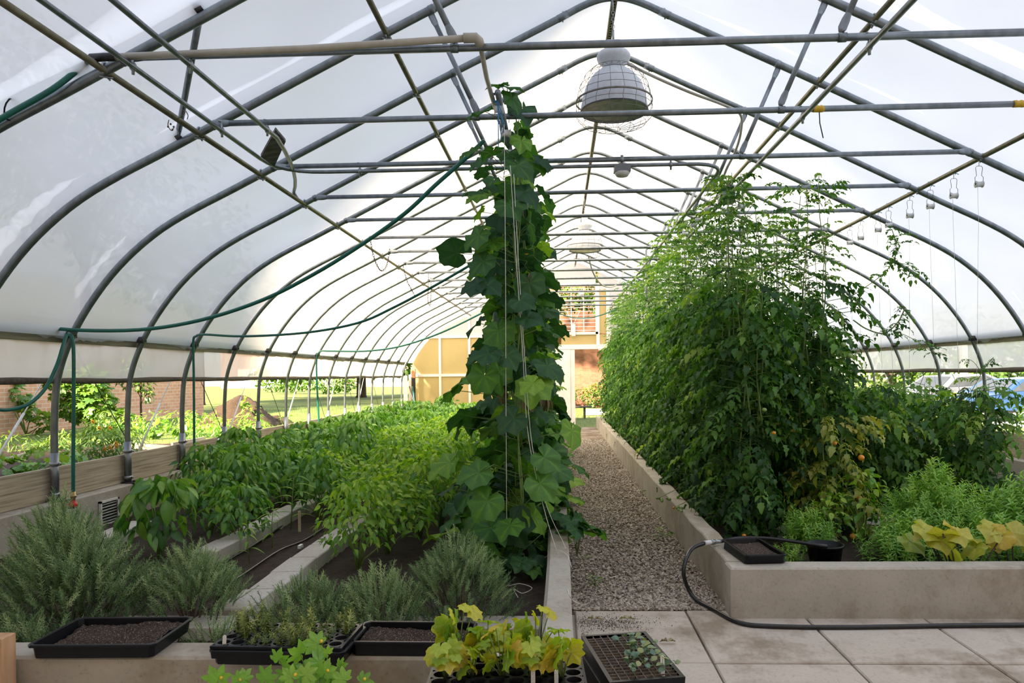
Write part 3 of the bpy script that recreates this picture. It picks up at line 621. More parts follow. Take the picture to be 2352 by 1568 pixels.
# ------------------------------------------------------------------ film cover (inflated between the hoops)
def cover(name, yk0, yk1, prof, m, sub=10, bul=0.085, label=None):
    rr = np.random.RandomState(5); V = []; F = []
    ys = []
    for k in range(yk0, yk1):
        for j in range(sub): ys.append((k, j / sub))
    ys.append((yk1, 0.0)); n = len(prof)
    t = np.gradient(prof, axis=0); t /= np.linalg.norm(t, axis=1)[:, None]; nrm = np.stack([-t[:, 1], t[:, 0]], 1)
    arcl = np.concatenate([[0], np.cumsum(np.linalg.norm(np.diff(prof, axis=0), axis=1))])
    ph = rr.uniform(0, 6, 60)
    for (k, u) in ys:
        y = min(Yk(k + u), YEND + 0.05); b = bul * (math.sin(math.pi * u) ** 0.6 if 0 < u < 1 else 0)
        for i in range(n):
            s = abs(prof[i][0]); curv = math.exp(-((s - 4.45) / 0.5) ** 2)
            edge = math.exp(-min(u, 1 - u) * 7) * (1 if 0 < u < 1 else 0)
            wr = curv * edge * 0.022 * math.sin(arcl[i] * 34 + ph[k % 60] + u * 9) + 0.006 * math.sin(arcl[i] * 5 + k * 1.7 + u * 4) * (1 if 0 < u < 1 else 0)
            e = (b + wr) * min(1, max(0, (prof[i][1] - 2.06) / 0.35))
            V.append((CX + prof[i][0] + nrm[i][0] * e, y, prof[i][1] + nrm[i][1] * e))
    for a in range(len(ys) - 1):
        for i in range(n - 1): F.append((a * n + i, a * n + i + 1, (a + 1) * n + i + 1, (a + 1) * n + i))
    mb = MB(); mb.add(V, F); o = mb.build(name, m); return struct(o)
HC = smooth_prof(HALF, 5)
FPf = prof_full(HC, 0.036); FPf = FPf[FPf[:, 1] > 1.96]
cover('ceiling', -4, 15, FPf, M['film'])
# side walls of film behind the camera and roll-up curtains
def curtain(sx, label):
    rr = np.random.RandomState(8 + sx); x = CX + sx * 5.19; V = []; F = []
    side = 'left' if sx < 0 else 'right'
    ys = np.arange(-2, 21.6 if sx < 0 else 21.6, 0.045); zs = np.linspace(0, 1, 9); n = len(zs)
    w = np.cumsum(rr.randn(len(ys)) * 0.5); w -= np.convolve(w, np.ones(9) / 9, 'same')
    for j, y in enumerate(ys):
        for i, u in enumerate(zs):
            zz = 2.0 - 0.39 * u; s = np.interp(zz, HP[::-1, 1], HP[::-1, 0])
            xx = CX + sx * (s + 0.075 + 0.02 * u) + 0.012 * w[j] * math.sin(math.pi * min(u + 0.15, 1)) + 0.012 * math.sin(y * 3 + u * 5)
            V.append((xx, y + 0.10 * u, zz))
    for j in range(len(ys) - 1):
        for i in range(n - 1): F.append((j * n + i, j * n + i + 1, (j + 1) * n + i + 1, (j + 1) * n + i))
    t = thing('roll_up_curtain', label, 'curtain', (x, 9, 1.6)); o = Vector(t.location)
    mb = MB(); mb.add(np.array(V) - np.array(o), F); mb.build('film_sheet', M['curtain'], t)
    mb = MB(); pts = [(CX + sx * (np.interp(1.6, HP[::-1, 1], HP[::-1, 0]) + 0.10) - o.x, y - o.y, -0.005 + 0.004 * math.sin(y * 2.3)) for y in np.arange(-2, 21.7, 0.3)]
    rad = [0.030 + 0.004 * math.sin(i * 1.7) for i in range(len(pts))]
    mb.tube(pts, rad, 10); mb.build('roll_bar', M['rubberdark'], t)
curtain(-1, 'rolled-up translucent side curtain with a dark bottom roll along the left wall')
curtain(1, 'rolled-up translucent side curtain with a dark bottom roll along the right wall')

# hip boards, sill walls, timber baseboards
for sx, sd in ((-1, 'left'), (1, 'right')):
    x = CX + sx * 5.0
    mb = MB()
    for k in range(-5, 14):
        mb.box(x - 0.02 + (0.02 if sx < 0 else -0.06) * 0, x + 0.02, Yk(k) + 0.004, Yk(k + 1), 1.945, 2.02)
        mb.box(x - 0.02, x + 0.02, Yk(k) + 0.004, Yk(k + 1), 2.024, 2.085)
    # lies against the outer face of the hoops
    o = mb.build('trim_1' if sx < 0 else 'trim_2', M['hipwood'], smooth=False); o.location.x = sx * 0.045; struct(o)
    for k in range(-1, 14):
        m2 = MB(); xx = CX + sx * 4.955; m2.box(xx - 0.03, xx + 0.03, Yk(k) - 0.045, Yk(k) + 0.045, 1.985, 2.05); m2.box(xx - 0.05, xx + 0.05, Yk(k) - 0.01, Yk(k) + 0.01, 2.0, 2.03)
        tag(m2.build('hip_bracket', M['darksteel']), 'dark steel bracket joining the %s roof hoop to the %s hip board' % (ORD[k + 2], sd), 'bracket', 'hip board brackets')
    # concrete sill wall
    xi, xo = CX + sx * 5.03, CX + sx * 5.30
    mb = MB(); mb.cbox(min(xi, xo), max(xi, xo), 2.2, YEND, -0.05, 0.50, 0.012)
    struct(mb.build('wall_' + sd, M['concrete'], smooth=False))
    # planks on the sill
    xb = CX + sx * 5.185
    ends = [1.2, 5.0, 9.85 if sx < 0 else 8.9, 14.66, 18.6, 21.9]
    for i in range(5):
        m2 = MB(); m2.cbox(xb - 0.019, xb + 0.019, ends[i] + 0.003, ends[i + 1] - 0.003, 0.505, 0.80, 0.004)
        struct(m2.build('baseboard_' + sd, M['plank'], smooth=False))
    t = None
    for yy, nmx in ((9.85, 'nearer'), (14.66, 'farther')) if sx < 0 else ():
        m3 = MB(); xs = xb - sx * 0.022; m3.box(xs - 0.003, xs + 0.003, yy - 0.09, yy + 0.09, 0.56, 0.80)
        for a in range(3):
            for b in (-1, 1): m3.ball((xs - sx * 0.004, yy + b * 0.06, 0.60 + a * 0.08), 0.006, 6)
        tag(m3.build('splice_plate', M['galv_light']), '%s square steel plate joining two timber planks on the left sill' % nmx, 'metal plate')
# louvred vents in the sill walls
def vent(x, y0, y1, z0, z1, sx, label):
    t = thing('wall_vent', label, 'vent', (x, (y0 + y1) / 2, z0)); h = z1 - z0; w = (y1 - y0) / 2; s = -sx
    mb = MB()
    for a in ((-w, -w + 0.02, 0, h), (w - 0.02, w, 0, h), (-w, w, 0, 0.02), (-w, w, h - 0.02, h)): mb.box(min(0, s * 0.025), max(0, s * 0.025), a[0], a[1], a[2], a[3])
    mb.build('frame', M['white'], t, smooth=False)
    mb = MB(); mb.box(-0.002, 0.002, -w, w, 0, h); mb.build('backing', M['darksteel'], t)
    for i in range(7):
        m2 = MB(); z = 0.03 + i * (h - 0.05) / 7; m2.add([(s * 0.003, -w, z + 0.02), (s * 0.003, w, z + 0.02), (s * 0.02, w, z), (s * 0.02, -w, z), (s * 0.006, -w, z + 0.022), (s * 0.006, w, z + 0.022), (s * 0.022, w, z + 0.003), (s * 0.022, -w, z + 0.003)],
               [(0, 1, 2, 3), (7, 6, 5, 4), (0, 4, 5, 1), (2, 6, 7, 3)]); m2.build('slat', M['galv'], t)
vent(CX - 5.028, 6.98, 7.28, 0.16, 0.41, -1, 'white-framed louvred vent low in the left sill wall behind the front pepper plant')
vent(CX - 5.028, 10.1, 10.5, 0.16, 0.43, -1, 'second white-framed vent farther along the left sill wall')
vent(CX + 5.028, 8.3, 8.75, 0.12, 0.42, 1, 'white-framed louvred vent low in the right sill wall')

# zig-zag ropes outside the curtains
for sx in (-1, 1):
    x = CX + sx * 5.36; sd = 'left' if sx < 0 else 'right'
    for j in range(7):
        ya = Yk(1.5 + 2 * j - 2)
        for w, dy in (('nearer', -1.13), ('farther', 1.13)):
            mb = MB(); mb.tube([(x, ya, 2.02), (x, ya + dy, 0.72)], 0.006 if dy < 0 else 0.0045, 6)
            if dy < 0: mb.tube([(x, ya + dy * 0.55, 2.02 - 1.3 * 0.55), (x, ya + dy, 0.72)], 0.012, 6)
            if ya + dy > 21: continue
            tag(mb.build('curtain_rope', M['strap'] if dy < 0 else M['darksteel']), '%s leg of the %s V of rope laced outside the %s side opening' % (w, ORD[j], sd), 'rope', 'ropes outside the side openings')

# ------------------------------------------------------------------ far end wall
ye = YEND
def E_(px, py=None): 
    q = P(px, py if py is not None else 860, Y=ye); return q.x if py is None else q.z
struct_parts = []
def rect_panel(name, x0, x1, z0, z1, m, th=0.008, ribs=False):
    mb = MB(); mb.box(x0, x1, ye - th / 2, ye + th / 2, z0, z1); return struct(mb.build(name, m, smooth=False))
def gable(name, x0, x1, z0, m, ztop=None):
    """panel from z0 up to the roof line between x0 and x1"""
    xs = np.linspace(x0, x1, 14); V = []; F = []
    for s in (-0.004, 0.004):
        for x in xs: V += [(x, ye + s, z0), (x, ye + s, max(z0 + 0.001, min(zat(abs(x - CX)) + 0.05, ztop or 9)))]
    n = len(xs)
    for i in range(n - 1): F += [(2 * i, 2 * i + 2, 2 * i + 3, 2 * i + 1), (2 * (n + i), 2 * (n + i) + 1, 2 * (n + i) + 3, 2 * (n + i) + 2)]
    mb = MB(); mb.add(V, F); return struct(mb.build(name, m, smooth=False))
DX0, DX1, DZ = 0.48, 1.50, 2.36           # door opening
WX0, WX1, WZ0, WZ1 = -0.36, 1.14, 2.86, 4.28   # louvred window
PX = [-4.55, -3.62, -2.72, -1.75, -0.80, 0.10, DX0]
for i in range(6):
    rect_panel('wall_far', PX[i] + 0.02, PX[i + 1] - 0.02, 0.42, 1.58, M['polycarb'])
    gable('wall_far', PX[i] + 0.02, PX[i + 1] - 0.02, 1.66, M['polycarb'], 2.76 if i < 5 else 2.36)
QX = [DX1, 2.5, 3.5, 4.5, 5.58]
for i in range(4):
    rect_panel('wall_far', QX[i] + 0.02, QX[i + 1] - 0.02, 0.42, 1.58, M['polycarb'])
    gable('wall_far', QX[i] + 0.02, QX[i + 1] - 0.02, 1.66, M['polycarb'], 2.76)
for x0, x1 in ((-3.9, -1.6), (-1.6, WX0), (DX1 + 0.05, 2.6), (2.6, 4.9)): gable('wall_far', x0, x1, 2.84, M['film'])
gable('wall_far', WX1 + 0.1, DX1 + 0.05, 4.16, M['film'])
gable('wall_far', WX0, WX1, WZ1 + 0.05, M['film'])
rect_panel('wall_far', WX0, DX1, 2.50, WZ0 - 0.06, M['polycarb']); rect_panel('wall_far', WX1 + 0.09, DX1, 2.84, 4.15, M['polycarb'])
mb = MB(); fz = 0.02
for x in PX[:-1] + QX[1:]:
    mb.box(x - 0.035, x + 0.035, ye - 0.05, ye + 0.03, 0.1, min(zat(abs(x - CX)) - 0.02, 4.5) if x not in (PX[5],) else 2.45)
mb.box(-4.55, DX0, ye - 0.045, ye + 0.03, 1.58, 1.66); mb.box(DX1, 5.58, ye - 0.045, ye + 0.03, 1.58, 1.66)
mb.box(-4.0, WX0, ye - 0.045, ye + 0.03, 2.75, 2.83); mb.box(DX1, 4.6, ye - 0.045, ye + 0.03, 2.75, 2.83)
mb.box(-4.6, DX0, ye - 0.05, ye + 0.04, 0.36, 0.44); mb.box(DX1, 5.6, ye - 0.05, ye + 0.04, 0.36, 0.44)
mb.box(WX1, WX1 + 0.10, ye - 0.05, ye + 0.03, 2.5, 4.35); mb.box(DX1 - 0.05, DX1 + 0.05, ye - 0.05, ye + 0.03, 2.5, 4.2)
struct(mb.build('trim_3', M['whitealu'], smooth=False))
d = thing('door_1', 'white-framed doorway open at the far end of the path', 'doorway', (DX0, ye, 0)); d['kind'] = 'structure'
mb = MB(); w = DX1 - DX0
mb.box(-0.14, 0.0, -0.07, 0.05, 0, DZ); mb.box(w, w + 0.08, -0.07, 0.05, 0, DZ); mb.box(-0.75, w + 0.2, -0.09, 0.05, DZ, DZ + 0.14); mb.box(w * 0.7, w * 0.8, -0.08, 0.0, DZ - 0.04, DZ); mb.build('frame', M['whitealu'], d, smooth=False)
mb = MB(); mb.box(-0.70, -0.14, -0.10, -0.06, 0.02, DZ - 0.01); mb.build('sliding_leaf', M['whitealu'], d, smooth=False)
wdw = thing('window_1', 'louvred window above the doorway at the far end', 'window', (WX0, ye, WZ0)); wdw['kind'] = 'structure'
mb = MB(); w, h = WX1 - WX0, WZ1 - WZ0
for a in ((-0.05, 0.02, -0.05, h + 0.05), (w - 0.02, w + 0.05, -0.05, h + 0.05), (-0.05, w + 0.05, -0.06, 0.02), (-0.05, w + 0.05, h - 0.02, h + 0.05)): mb.box(a[0], a[1], -0.06, 0.03, a[2], a[3])
for i in (1, 2, 3): mb.box(w * i / 4 - 0.015, w * i / 4 + 0.015, -0.045, -0.02, 0, h)
mb.build('window_frame', M['whitealu'], wdw, smooth=False)
for i in range(12):
    z = 0.06 + i * h / 12.3; mb = MB(); mb.add([(0.02, -0.03, z), (w - 0.02, -0.03, z), (w - 0.02, 0.03, z + 0.012), (0.02, 0.03, z + 0.012), (0.02, -0.03, z + 0.008), (w - 0.02, -0.03, z + 0.008), (w - 0.02, 0.03, z + 0.02), (0.02, 0.03, z + 0.02)],
         [(0, 1, 2, 3), (7, 6, 5, 4), (0, 4, 5, 1), (2, 6, 7, 3)]); mb.build('slat', M['whitealu'], wdw, smooth=False)
t = thing('louvre_motor', 'white motor box with two rods on the louvred window', 'motor', (P(1317, 760, Y=ye - 0.1).x, ye - 0.1, P(1317, 772, Y=ye).z))
mb = MB(); mb.box(-0.06, 0.06, -0.05, 0.04, 0, 0.36); mb.build('housing', M['white'], t, smooth=False)
mb = MB(); mb.tube([(0, -0.01, 0.34), (-0.20, -0.01, 0.75)], 0.010, 6); mb.tube([(0, -0.01, 0.34), (0.20, -0.01, 0.75)], 0.010, 6); mb.build('rod', M['white'], t)
# left corner: short film return, end post, sill return
mb = MB(); mb.box(-4.66, -4.60, 21.62, 22.18, 0.50, 0.85); struct(mb.build('baseboard_left', M['plank'], smooth=False))
mb = MB(); mb.box(-4.63, -4.625, 21.62, 22.18, 0.85, 1.62); struct(mb.build('trim_4', M['curtain'], smooth=False))
t = thing('corner_post', 'reddish-topped dark post standing in the far left corner', 'post', (-4.38, 21.9, 0.1))
mb = MB(); mb.box(-0.05, 0.05, -0.05, 0.05, 0, 1.45); mb.build('dark_wrap', M['blackhose'], t, smooth=False)
mb = MB(); mb.box(-0.055, 0.055, -0.055, 0.055, 1.45, 1.72); mb.build('top', M['terracotta'], t, smooth=False)
for i, dx in enumerate((0.06, 0.12)):
    mb = MB(); mb.tube([(-4.30 - dx * 1.5, 21.75, 1.30), (-4.30 + dx, 21.7, 0.15)], 0.018, 8); tag(mb.build('garden_stake', M['hose' if i == 0 else 'blackhose']), ('green' if i == 0 else 'black') + ' stake leaning by the dark post in the far left corner', 'stake')

def tape(x0, x1, k, label, tail=False):
    y = Yk(k) - 0.045; t = thing('yellow_tape', label, 'tape', (x0, y, TZ)); mb = MB(); n = 9
    mb.tube([(u * (x1 - x0), 0, 0.002 * math.sin(u * 20)) for u in np.linspace(0, 1, n)], [0.0245 + 0.002 * math.sin(i * 2.3) for i in range(n)], 12); mb.build('wrap', M['yellow'], t)
    if tail: mb = MB(); mb.tube([((x1 - x0) * .6, 0, -.02), ((x1 - x0) * .7, 0.01, -.10), ((x1 - x0) * .95, 0, -.21)], 0.004, 6); mb.build('strap_end', M['blackhose'], t)
tape(P(1862, 256, Y=Yk(0)).x, P(1886, 256, Y=Yk(0)).x, 0, 'short yellow tape on a tie bar, a black strap end dangling from it', True)
tape(P(2318, 237, Y=Yk(0)).x, P(2362, 237, Y=Yk(0)).x, 0, 'longer band of yellow tape near the right end of the second tie bar')
t = thing('dry_twig', 'dry berried vine twig caught on the low left purlin', 'twig', P(400, 275, Y=4.9)); o = Vector(t.location); mb = MB()
for pts in (((395, 262), (408, 272), (425, 258), (418, 252)), ((388, 275), (386, 288), (394, 300), (400, 292)), ((427, 255), (432, 265), (430, 274))): mb.tube(spl([P(a, b, Y=4.9) - o for a, b in pts]), 0.003, 5)
for a, b in ((386, 291), (392, 285), (396, 298), (399, 291)): mb.ball(P(a, b, Y=4.9) - o, 0.007, 8)
mb.build('twig', M['wstem'], t)

longpipe('bent_conduit', spl([P(1500, 570, Y=12.3), P(1486, 571, Y=12.3), P(1484, 585, Y=12.3), P(1484, 640, Y=12.3), P(1484, 692, Y=12.3)]), 0.018, M['galv'], 'short conduit bent straight down over the far tomatoes', 'conduit')

# ------------------------------------------------------------------ floor, beds, curbs
FY0, FY1 = 3.10, 3.28       # front wall of the left bed
RS = np.random.RandomState
# paving slabs
mb = MB(); rr = random.Random(3)
mb.box(-5.6, 6.8, -2, 4.97, -0.10, -0.03)
for i in range(-7, 8):
    for j in range(-6, 1):
        x0 = 0.085 + 0.75 * i; y1 = 4.97 + 0.90 * j
        a = rr.uniform(-.003, .003); x1 = x0 + 0.75
        if y1 > FY0 and x0 < 0.0: continue
        mb.cbox(x0 + 0.006, x1 - 0.006, y1 - 0.90 + 0.006, y1 - 0.006, -0.035, 0.0 + a, 0.007)
struct(mb.build('floor', M['paver'], smooth=False))
mb = MB(); mb.box(0.06, 1.14, 4.97, YEND + 0.1, -0.06, -0.008); struct(mb.build('floor', M['gravel'], smooth=False))
# loose stones of the gravel path (nobody could count them)
r = RS(1); n = 24000
Y_ = 4.99 + (r.rand(n) ** 1.9) * 13; X_ = r.uniform(0.07, 1.12, n)
ico = [(0, 0, 1), (.9, 0, .2), (.28, .85, .2), (-.72, .53, .2), (-.72, -.53, .2), (.28, -.85, .2), (0, 0, -0.6)]
IF = np.array([(0, 1, 2), (0, 2, 3), (0, 3, 4), (0, 4, 5), (0, 5, 1), (6, 2, 1), (6, 3, 2), (6, 4, 3), (6, 5, 4), (6, 1, 5)])
def rotm(yaw, pitch, roll):
    cy, sy, cp, sp, cr, sr = np.cos(yaw), np.sin(yaw), np.cos(pitch), np.sin(pitch), np.cos(roll), np.sin(roll)
    R = np.empty(np.shape(yaw) + (3, 3))
    R[..., 0, 0] = cy * cr - sy * sp * sr; R[..., 0, 1] = -sy * cp; R[..., 0, 2] = cy * sr + sy * sp * cr
    R[..., 1, 0] = sy * cr + cy * sp * sr; R[..., 1, 1] = cy * cp; R[..., 1, 2] = sy * sr - cy * sp * cr
    R[..., 2, 0] = -cp * sr; R[..., 2, 1] = sp; R[..., 2, 2] = cp * cr
    return R
mb = MB(); sz = r.uniform(0.006, 0.019, n); mb.stamp((np.array(ico) * (1, 1, 0.7), IF), np.stack([X_, Y_, -0.004 + r.rand(n) * 0.008], 1), rotm(r.rand(n) * 6.3, r.randn(n) * .5, r.randn(n) * .5), sz, r.rand(n))
st = mb.build('gravel', M['pebble'], smooth=False); tag(st, 'loose mixed gravel covering the path between the beds', 'gravel', kind='stuff')
# soil of the beds (lumpy)
def soilbed(name, x0, x1, y0, y1, z, m, res=0.07, amp=0.02, kind='structure'):
    nx = int((x1 - x0) / res) + 1; ny = int((y1 - y0) / res) + 1; ny = min(ny, 260)
    xs = np.linspace(x0, x1, nx); ys = y0 + (y1 - y0) * np.linspace(0, 1, ny) ** 1.3; r = RS(7)
    g = r.rand(ny, nx) * amp; V = [(xs[i], ys[j], z + g[j, i]) for j in range(ny) for i in range(nx)]
    F = [(j * nx + i, j * nx + i + 1, (j + 1) * nx + i + 1, (j + 1) * nx + i) for j in range(ny - 1) for i in range(nx - 1)]
    mb = MB(); mb.add(V, F); o = mb.build(name, m); o['kind'] = kind; return o
soilbed('floor', CX - 5.03, -0.08, FY1, YEND, 0.16, M['soil'])
soilbed('floor', 1.24, CX + 5.03, 4.97, YEND, 0.16, M['soil'])
# walls and curbs round the beds
mb = MB(); mb.cbox(CX - 5.0, 0.055, FY0, FY1, -0.05, 0.40, 0.012); struct(mb.build('wall_front', M['concrete'], smooth=False))
mb = MB(); mb.cbox(1.1, CX + 5.03, 4.80, 4.97, -0.05, 0.33, 0.012); struct(mb.build('wall_front', M['concrete'], smooth=False))
mb = MB()
ys_ = np.linspace(FY1 + 0.002, YEND, 40); pr = [(-0.095, 0.0), (-0.095, 0.365), (-0.075, 0.39), (0.045, 0.39), (0.055, 0.37), (0.055, 0.0)]
V = [(x + 0.003 * math.sin(y * 3), y, z) for y in ys_ for x, z in pr]; F = [(j * 6 + i, j * 6 + (i + 1) % 6, (j + 1) * 6 + (i + 1) % 6, (j + 1) * 6 + i) for j in range(39) for i in range(6)] + [(0, 1, 2, 3, 4, 5)]
mb.add(V, F); t = mb.build('curb', M['concrete'], smooth=False); struct(t)
mb = MB(); ys_ = np.linspace(4.975, YEND, 60); r = RS(2); w = r.randn(60) * 0.004
pr = [(1.115, -0.02), (1.115, 0.32), (1.123, 0.33), (1.245, 0.33), (1.25, 0.32), (1.25, 0.0)]
V = [(x + w[j], y, z) for j, y in enumerate(ys_) for x, z in pr]; F = [(j * 6 + i, j * 6 + (i + 1) % 6, (j + 1) * 6 + (i + 1) % 6, (j + 1) * 6 + i) for j in range(59) for i in range(6)] + [(5, 4, 3, 2, 1, 0)]
mb.add(V, F); struct(mb.build('curb', M['concrete'], smooth=False))

# rows of concrete blocks laid in the beds
proto = None
def block(x, y, rz, label, sx=0.30, z=0.16):
    t = thing('concrete_block', label, 'concrete block', (x, y, z), rz, 'concrete blocks edging the bed rows')
    mb = MB(); mb.cbox(-sx / 2, sx / 2, -0.10, 0.10, 0, 0.115, 0.007); mb.build('block', M['block'], t, smooth=False)
    return t
r = random.Random(5)
def row(x, y0, y1, label, skip=()):
    y = y0; i = 0; n = 0
    while y < y1:
        if i not in skip: block(x + r.uniform(-.012, .012) + 0.02 * (i % 2), y, H + r.uniform(-.03, .03), label % ORD[n], 0.395, 0.155); n += 1
        y += 0.402; i += 1
row(-1.91, 4.35, 8.0, 'pale concrete block, %s from the front left of the middle pepper plant')
row(-2.76, 5.75, 8.6, 'pale concrete block, %s from the front in the row behind the front pepper plants')
row(-3.95, 5.75, 6.8, 'concrete block, %s of the row beneath the left sill vent')
for i, x in enumerate((-2.30, -1.89, -0.72, -0.31)):
    block(x, 4.02, r.uniform(-.03, .03), 'low concrete block lying crosswise behind the rosemary, %s from the left' % ORD[i], 0.395, 0.13)
for i, (x, y) in enumerate(((2.05, 6.0), (1.98, 6.5), (2.6, 7.2), (3.0, 7.0))):
    block(x, y, r.uniform(-.3, .3), 'grey slab on the soil among the tomatoes, %s from the front' % ORD[i], 0.36, 0.12)

# drip lines
for i, (pts, lab) in enumerate((([P(470, 1375, Z=.2), P(560, 1318, Z=.19), P(640, 1265, Z=.19), P(700, 1240, Z=.19), P(750, 1208, Z=.19)], 'black drip hose on bare soil right of the wooden tag row'),
        ([P(500, 1300, Z=.19), P(585, 1250, Z=.19), P(650, 1205, Z=.19), P(690, 1170, Z=.19)], 'thin drip hose on bare soil beside the block row'),
        ([P(650, 1350, Z=.21), P(700, 1320, Z=.2), P(760, 1275, Z=.2), P(800, 1235, Z=.2)], 'pale drip tube lying behind the block row in front of the middle pepper plant'))):
    longpipe('drip_hose', spl(pts), 0.009 if i < 2 else 0.007, M['blackhose'] if i < 2 else M['pvc'], lab, 'drip hose', n=8)
p = P(690, 1255, Z=.2); mb = MB(); mb.box(p.x - .012, p.x + .012, p.y - .035, p.y + .035, 0.19, 0.215); tag(mb.build('hose_fitting', M['tagplastic'], smooth=False), 'small pale fitting on the black drip hose', 'fitting')

# ------------------------------------------------------------------ leaf templates
def ovate(w=0.5, L=5, fold=0.12, droop=0.25, peak=0.42, wave=0.0, serr=0.0):
    V = []; F = []
    for i in range(L + 1):
        t = i / L; h = w / 2 * (math.sin(math.pi * t ** (math.log(0.5) / math.log(peak))) ** 0.85 if 0 < t < 1 else 0.0)
        h *= 1 + serr * (1 if i % 2 else -1)
        z = -droop * t * t
        wv = wave * math.sin(i * 2.6)
        V += [(-h, t, z + fold * h + wv), (0, t, z), (h, t, z + fold * h - wv)]
    for i in range(L):
        a = i * 3; F += [(a, a + 1, a + 4, a + 3), (a + 1, a + 2, a + 5, a + 4)]
    return np.array(V), np.array(F)
def lobed(rad, wob=0.075, cup=0.15, droop=0.40, rings=3):
    """fan from the petiole joint; rad = outline [(angle from tip in degrees, radius)]"""
    full = [(-a, r) for a, r in rad[::-1] if a > 0] + rad
    n = len(full); V = []; F = []
    for k in range(0, rings + 1):
        u = max(k / rings, 0.012)
        for j, (a, r) in enumerate(full):
            q = math.radians(a); x, y = r * u * math.sin(q), r * u * math.cos(q)
            V.append((x, y, cup * u * abs(math.sin(2.5 * q)) - droop * (u * r) ** 2 * 0.6 + wob * math.sin(j * 2.1) * u * u))
    for j in range(n - 1):
        for k in range(rings):
            a = k * n + j; F.append((a, a + n, a + n + 1, a + 1))
    F = np.array(F); return np.array(V), F
CUKR = ([(0, 1.0), (14, 0.86), (26, 0.76), (40, 0.80), (54, 0.86), (68, 0.76), (84, 0.70), (100, 0.76), (116, 0.72), (132, 0.66), (148, 0.62), (164, 0.50), (173, 0.30)])
CUKE = lobed(CUKR)
HEUC = lobed([(0, 1.0), (10, 0.80), (18, 0.72), (24, 0.56), (36, 0.78), (48, 0.92), (58, 0.74), (66, 0.62), (72, 0.50), (86, 0.70), (98, 0.78), (108, 0.62), (120, 0.46), (134, 0.58), (150, 0.50), (166, 0.26)], 0.05, 0.06, 0.35)
GRAPE = HEUC
def veins(tm, rad, rings=3, k=0.10):
    full = [-a for a, r in rad[::-1] if a > 0] + [a for a, r in rad]
    w = np.array([max(math.exp(-((abs(a) - v) / 7.0) ** 2) for v in (0, 50, 100, 150)) for a in full])
    u = np.array([1, .9, .7, .2])[:rings + 1]
    TOFF[id(tm[0])] = (w[None] * u[:, None] * 0.30 - 0.10).ravel(); return tm
PEP = ovate(0.50, 6, 0.28, 0.40, 0.42); TOFF[id(PEP[0])] = np.tile([-.04, .20, .02], 7)
veins(CUKE, CUKR)
BASIL = ovate(0.62, 5, 0.35, 0.30, 0.45)
LANCE = ovate(0.24, 4, 0.3, 0.35, 0.42)
NEED = (np.array([(-.055, 0, 0), (.055, 0, 0), (.05, .7, .03), (0, 1, .0), (-.05, .7, .03)]), None)
NEEDLE = (np.array([(-.065, 0.0, 0), (.065, 0.0, 0), (.05, .85, .02), (-.02, 1, .0)]), np.array([(0, 1, 2, 3)]))
ROUND = ovate(0.9, 5, 0.3, 0.2, 0.5)
def merge(parts):
    Vs = []; Fs = []; n = 0
    for V, F in parts: Vs.append(V); Fs.append(F + n); n += len(V)
    return np.concatenate(Vs), np.concatenate(Fs)
def xf(tm, s, yaw, pos, pitch=0, roll=0):
    V, F = tm; R = rotm(np.array(yaw), np.array(pitch), np.array(roll)); return (V * s) @ R.T + np.array(pos), F
def tomato_leaf(seed, wl=0.62):
    r = random.Random(seed); parts = []
    lf = ovate(wl, 6, 0.30, 0.50, 0.38, 0.06, 0.15)
    def dr(t): return -0.42 * t * t
    V = []; F = []
    for i in range(6):
        t = i / 5; V += [(-0.010, t * .8, dr(t)), (0.010, t * .8, dr(t))]
        if i: a = 2 * i; F.append((a - 2, a - 1, a + 1, a))
    parts.append((np.array(V), np.array(F)))
    for t, s in ((0.28, 0.24), (0.50, 0.30), (0.76, 0.32)):
        for sd in (-1, 1):
            parts.append(xf(lf, s * r.uniform(0.85, 1.15), -sd * r.uniform(0.9, 1.25), (0, t * .8, dr(t)), r.uniform(-0.6, 0.1), r.uniform(-0.3, 0.3)))
    parts.append(xf(lf, 0.36, r.uniform(-.2, .2), (0, 0.8, dr(1)), -0.7, 0))
    return merge(parts)
TOM = [tomato_leaf(s) for s in (1, 2, 3)]
def sprig(n, leaf, L=1.0, ls=0.12, ang=0.9, sw=0.008, taper=0.35, seed=1, whorl=2.4):
    """stem of length L along +Z with leaves all round (leaf along +Y rotated up)"""
    r = RS(seed); parts = []
    V = []; F = []
    for i in range(4):
        z = L * i / 3; w = sw * (1 - 0.6 * i / 3); V += [(-w, 0, z), (w, 0, z), (0, w * 1.7, z)]
        if i: a = 3 * i; F += [(a - 3, a - 2, a + 1, a), (a - 2, a - 1, a + 2, a + 1), (a - 1, a - 3, a, a + 2)]
    parts.append((np.array(V), np.array(F)))
    u = (np.arange(n) + 0.5) / n; z = L * (0.12 + 0.88 * u); yaw = np.arange(n) * whorl + r.randn(n) * 0.3
    pit = ang + 0.45 * u + r.randn(n) * 0.18; s = ls * (1 - taper * u) * r.uniform(0.8, 1.2, n)
    R = rotm(yaw, pit, r.randn(n) * 0.3); X = np.einsum('mij,mnj->mni', R, leaf[0][None] * s[:, None, None]) + np.stack([0 * z, 0 * z, z], 1)[:, None, :]
    FF = (leaf[1][None] + (np.arange(n) * len(leaf[0]))[:, None, None]).reshape(-1, leaf[1].shape[1])
    parts.append((X.reshape(-1, 3), FF)); return merge(parts)
ROSE = [sprig(54, NEEDLE, 1.0, 0.15, 0.35, 0.014, 0.35, s) for s in (1, 2, 3)]
MINT = [sprig(20, LANCE, 1.0, 0.30, 0.25, 0.010, 0.45, s, 1.57) for s in (1, 2)]
TARR = [sprig(26, LANCE, 1.0, 0.26, 0.35, 0.010, 0.4, s, 2.4) for s in (3, 4)]

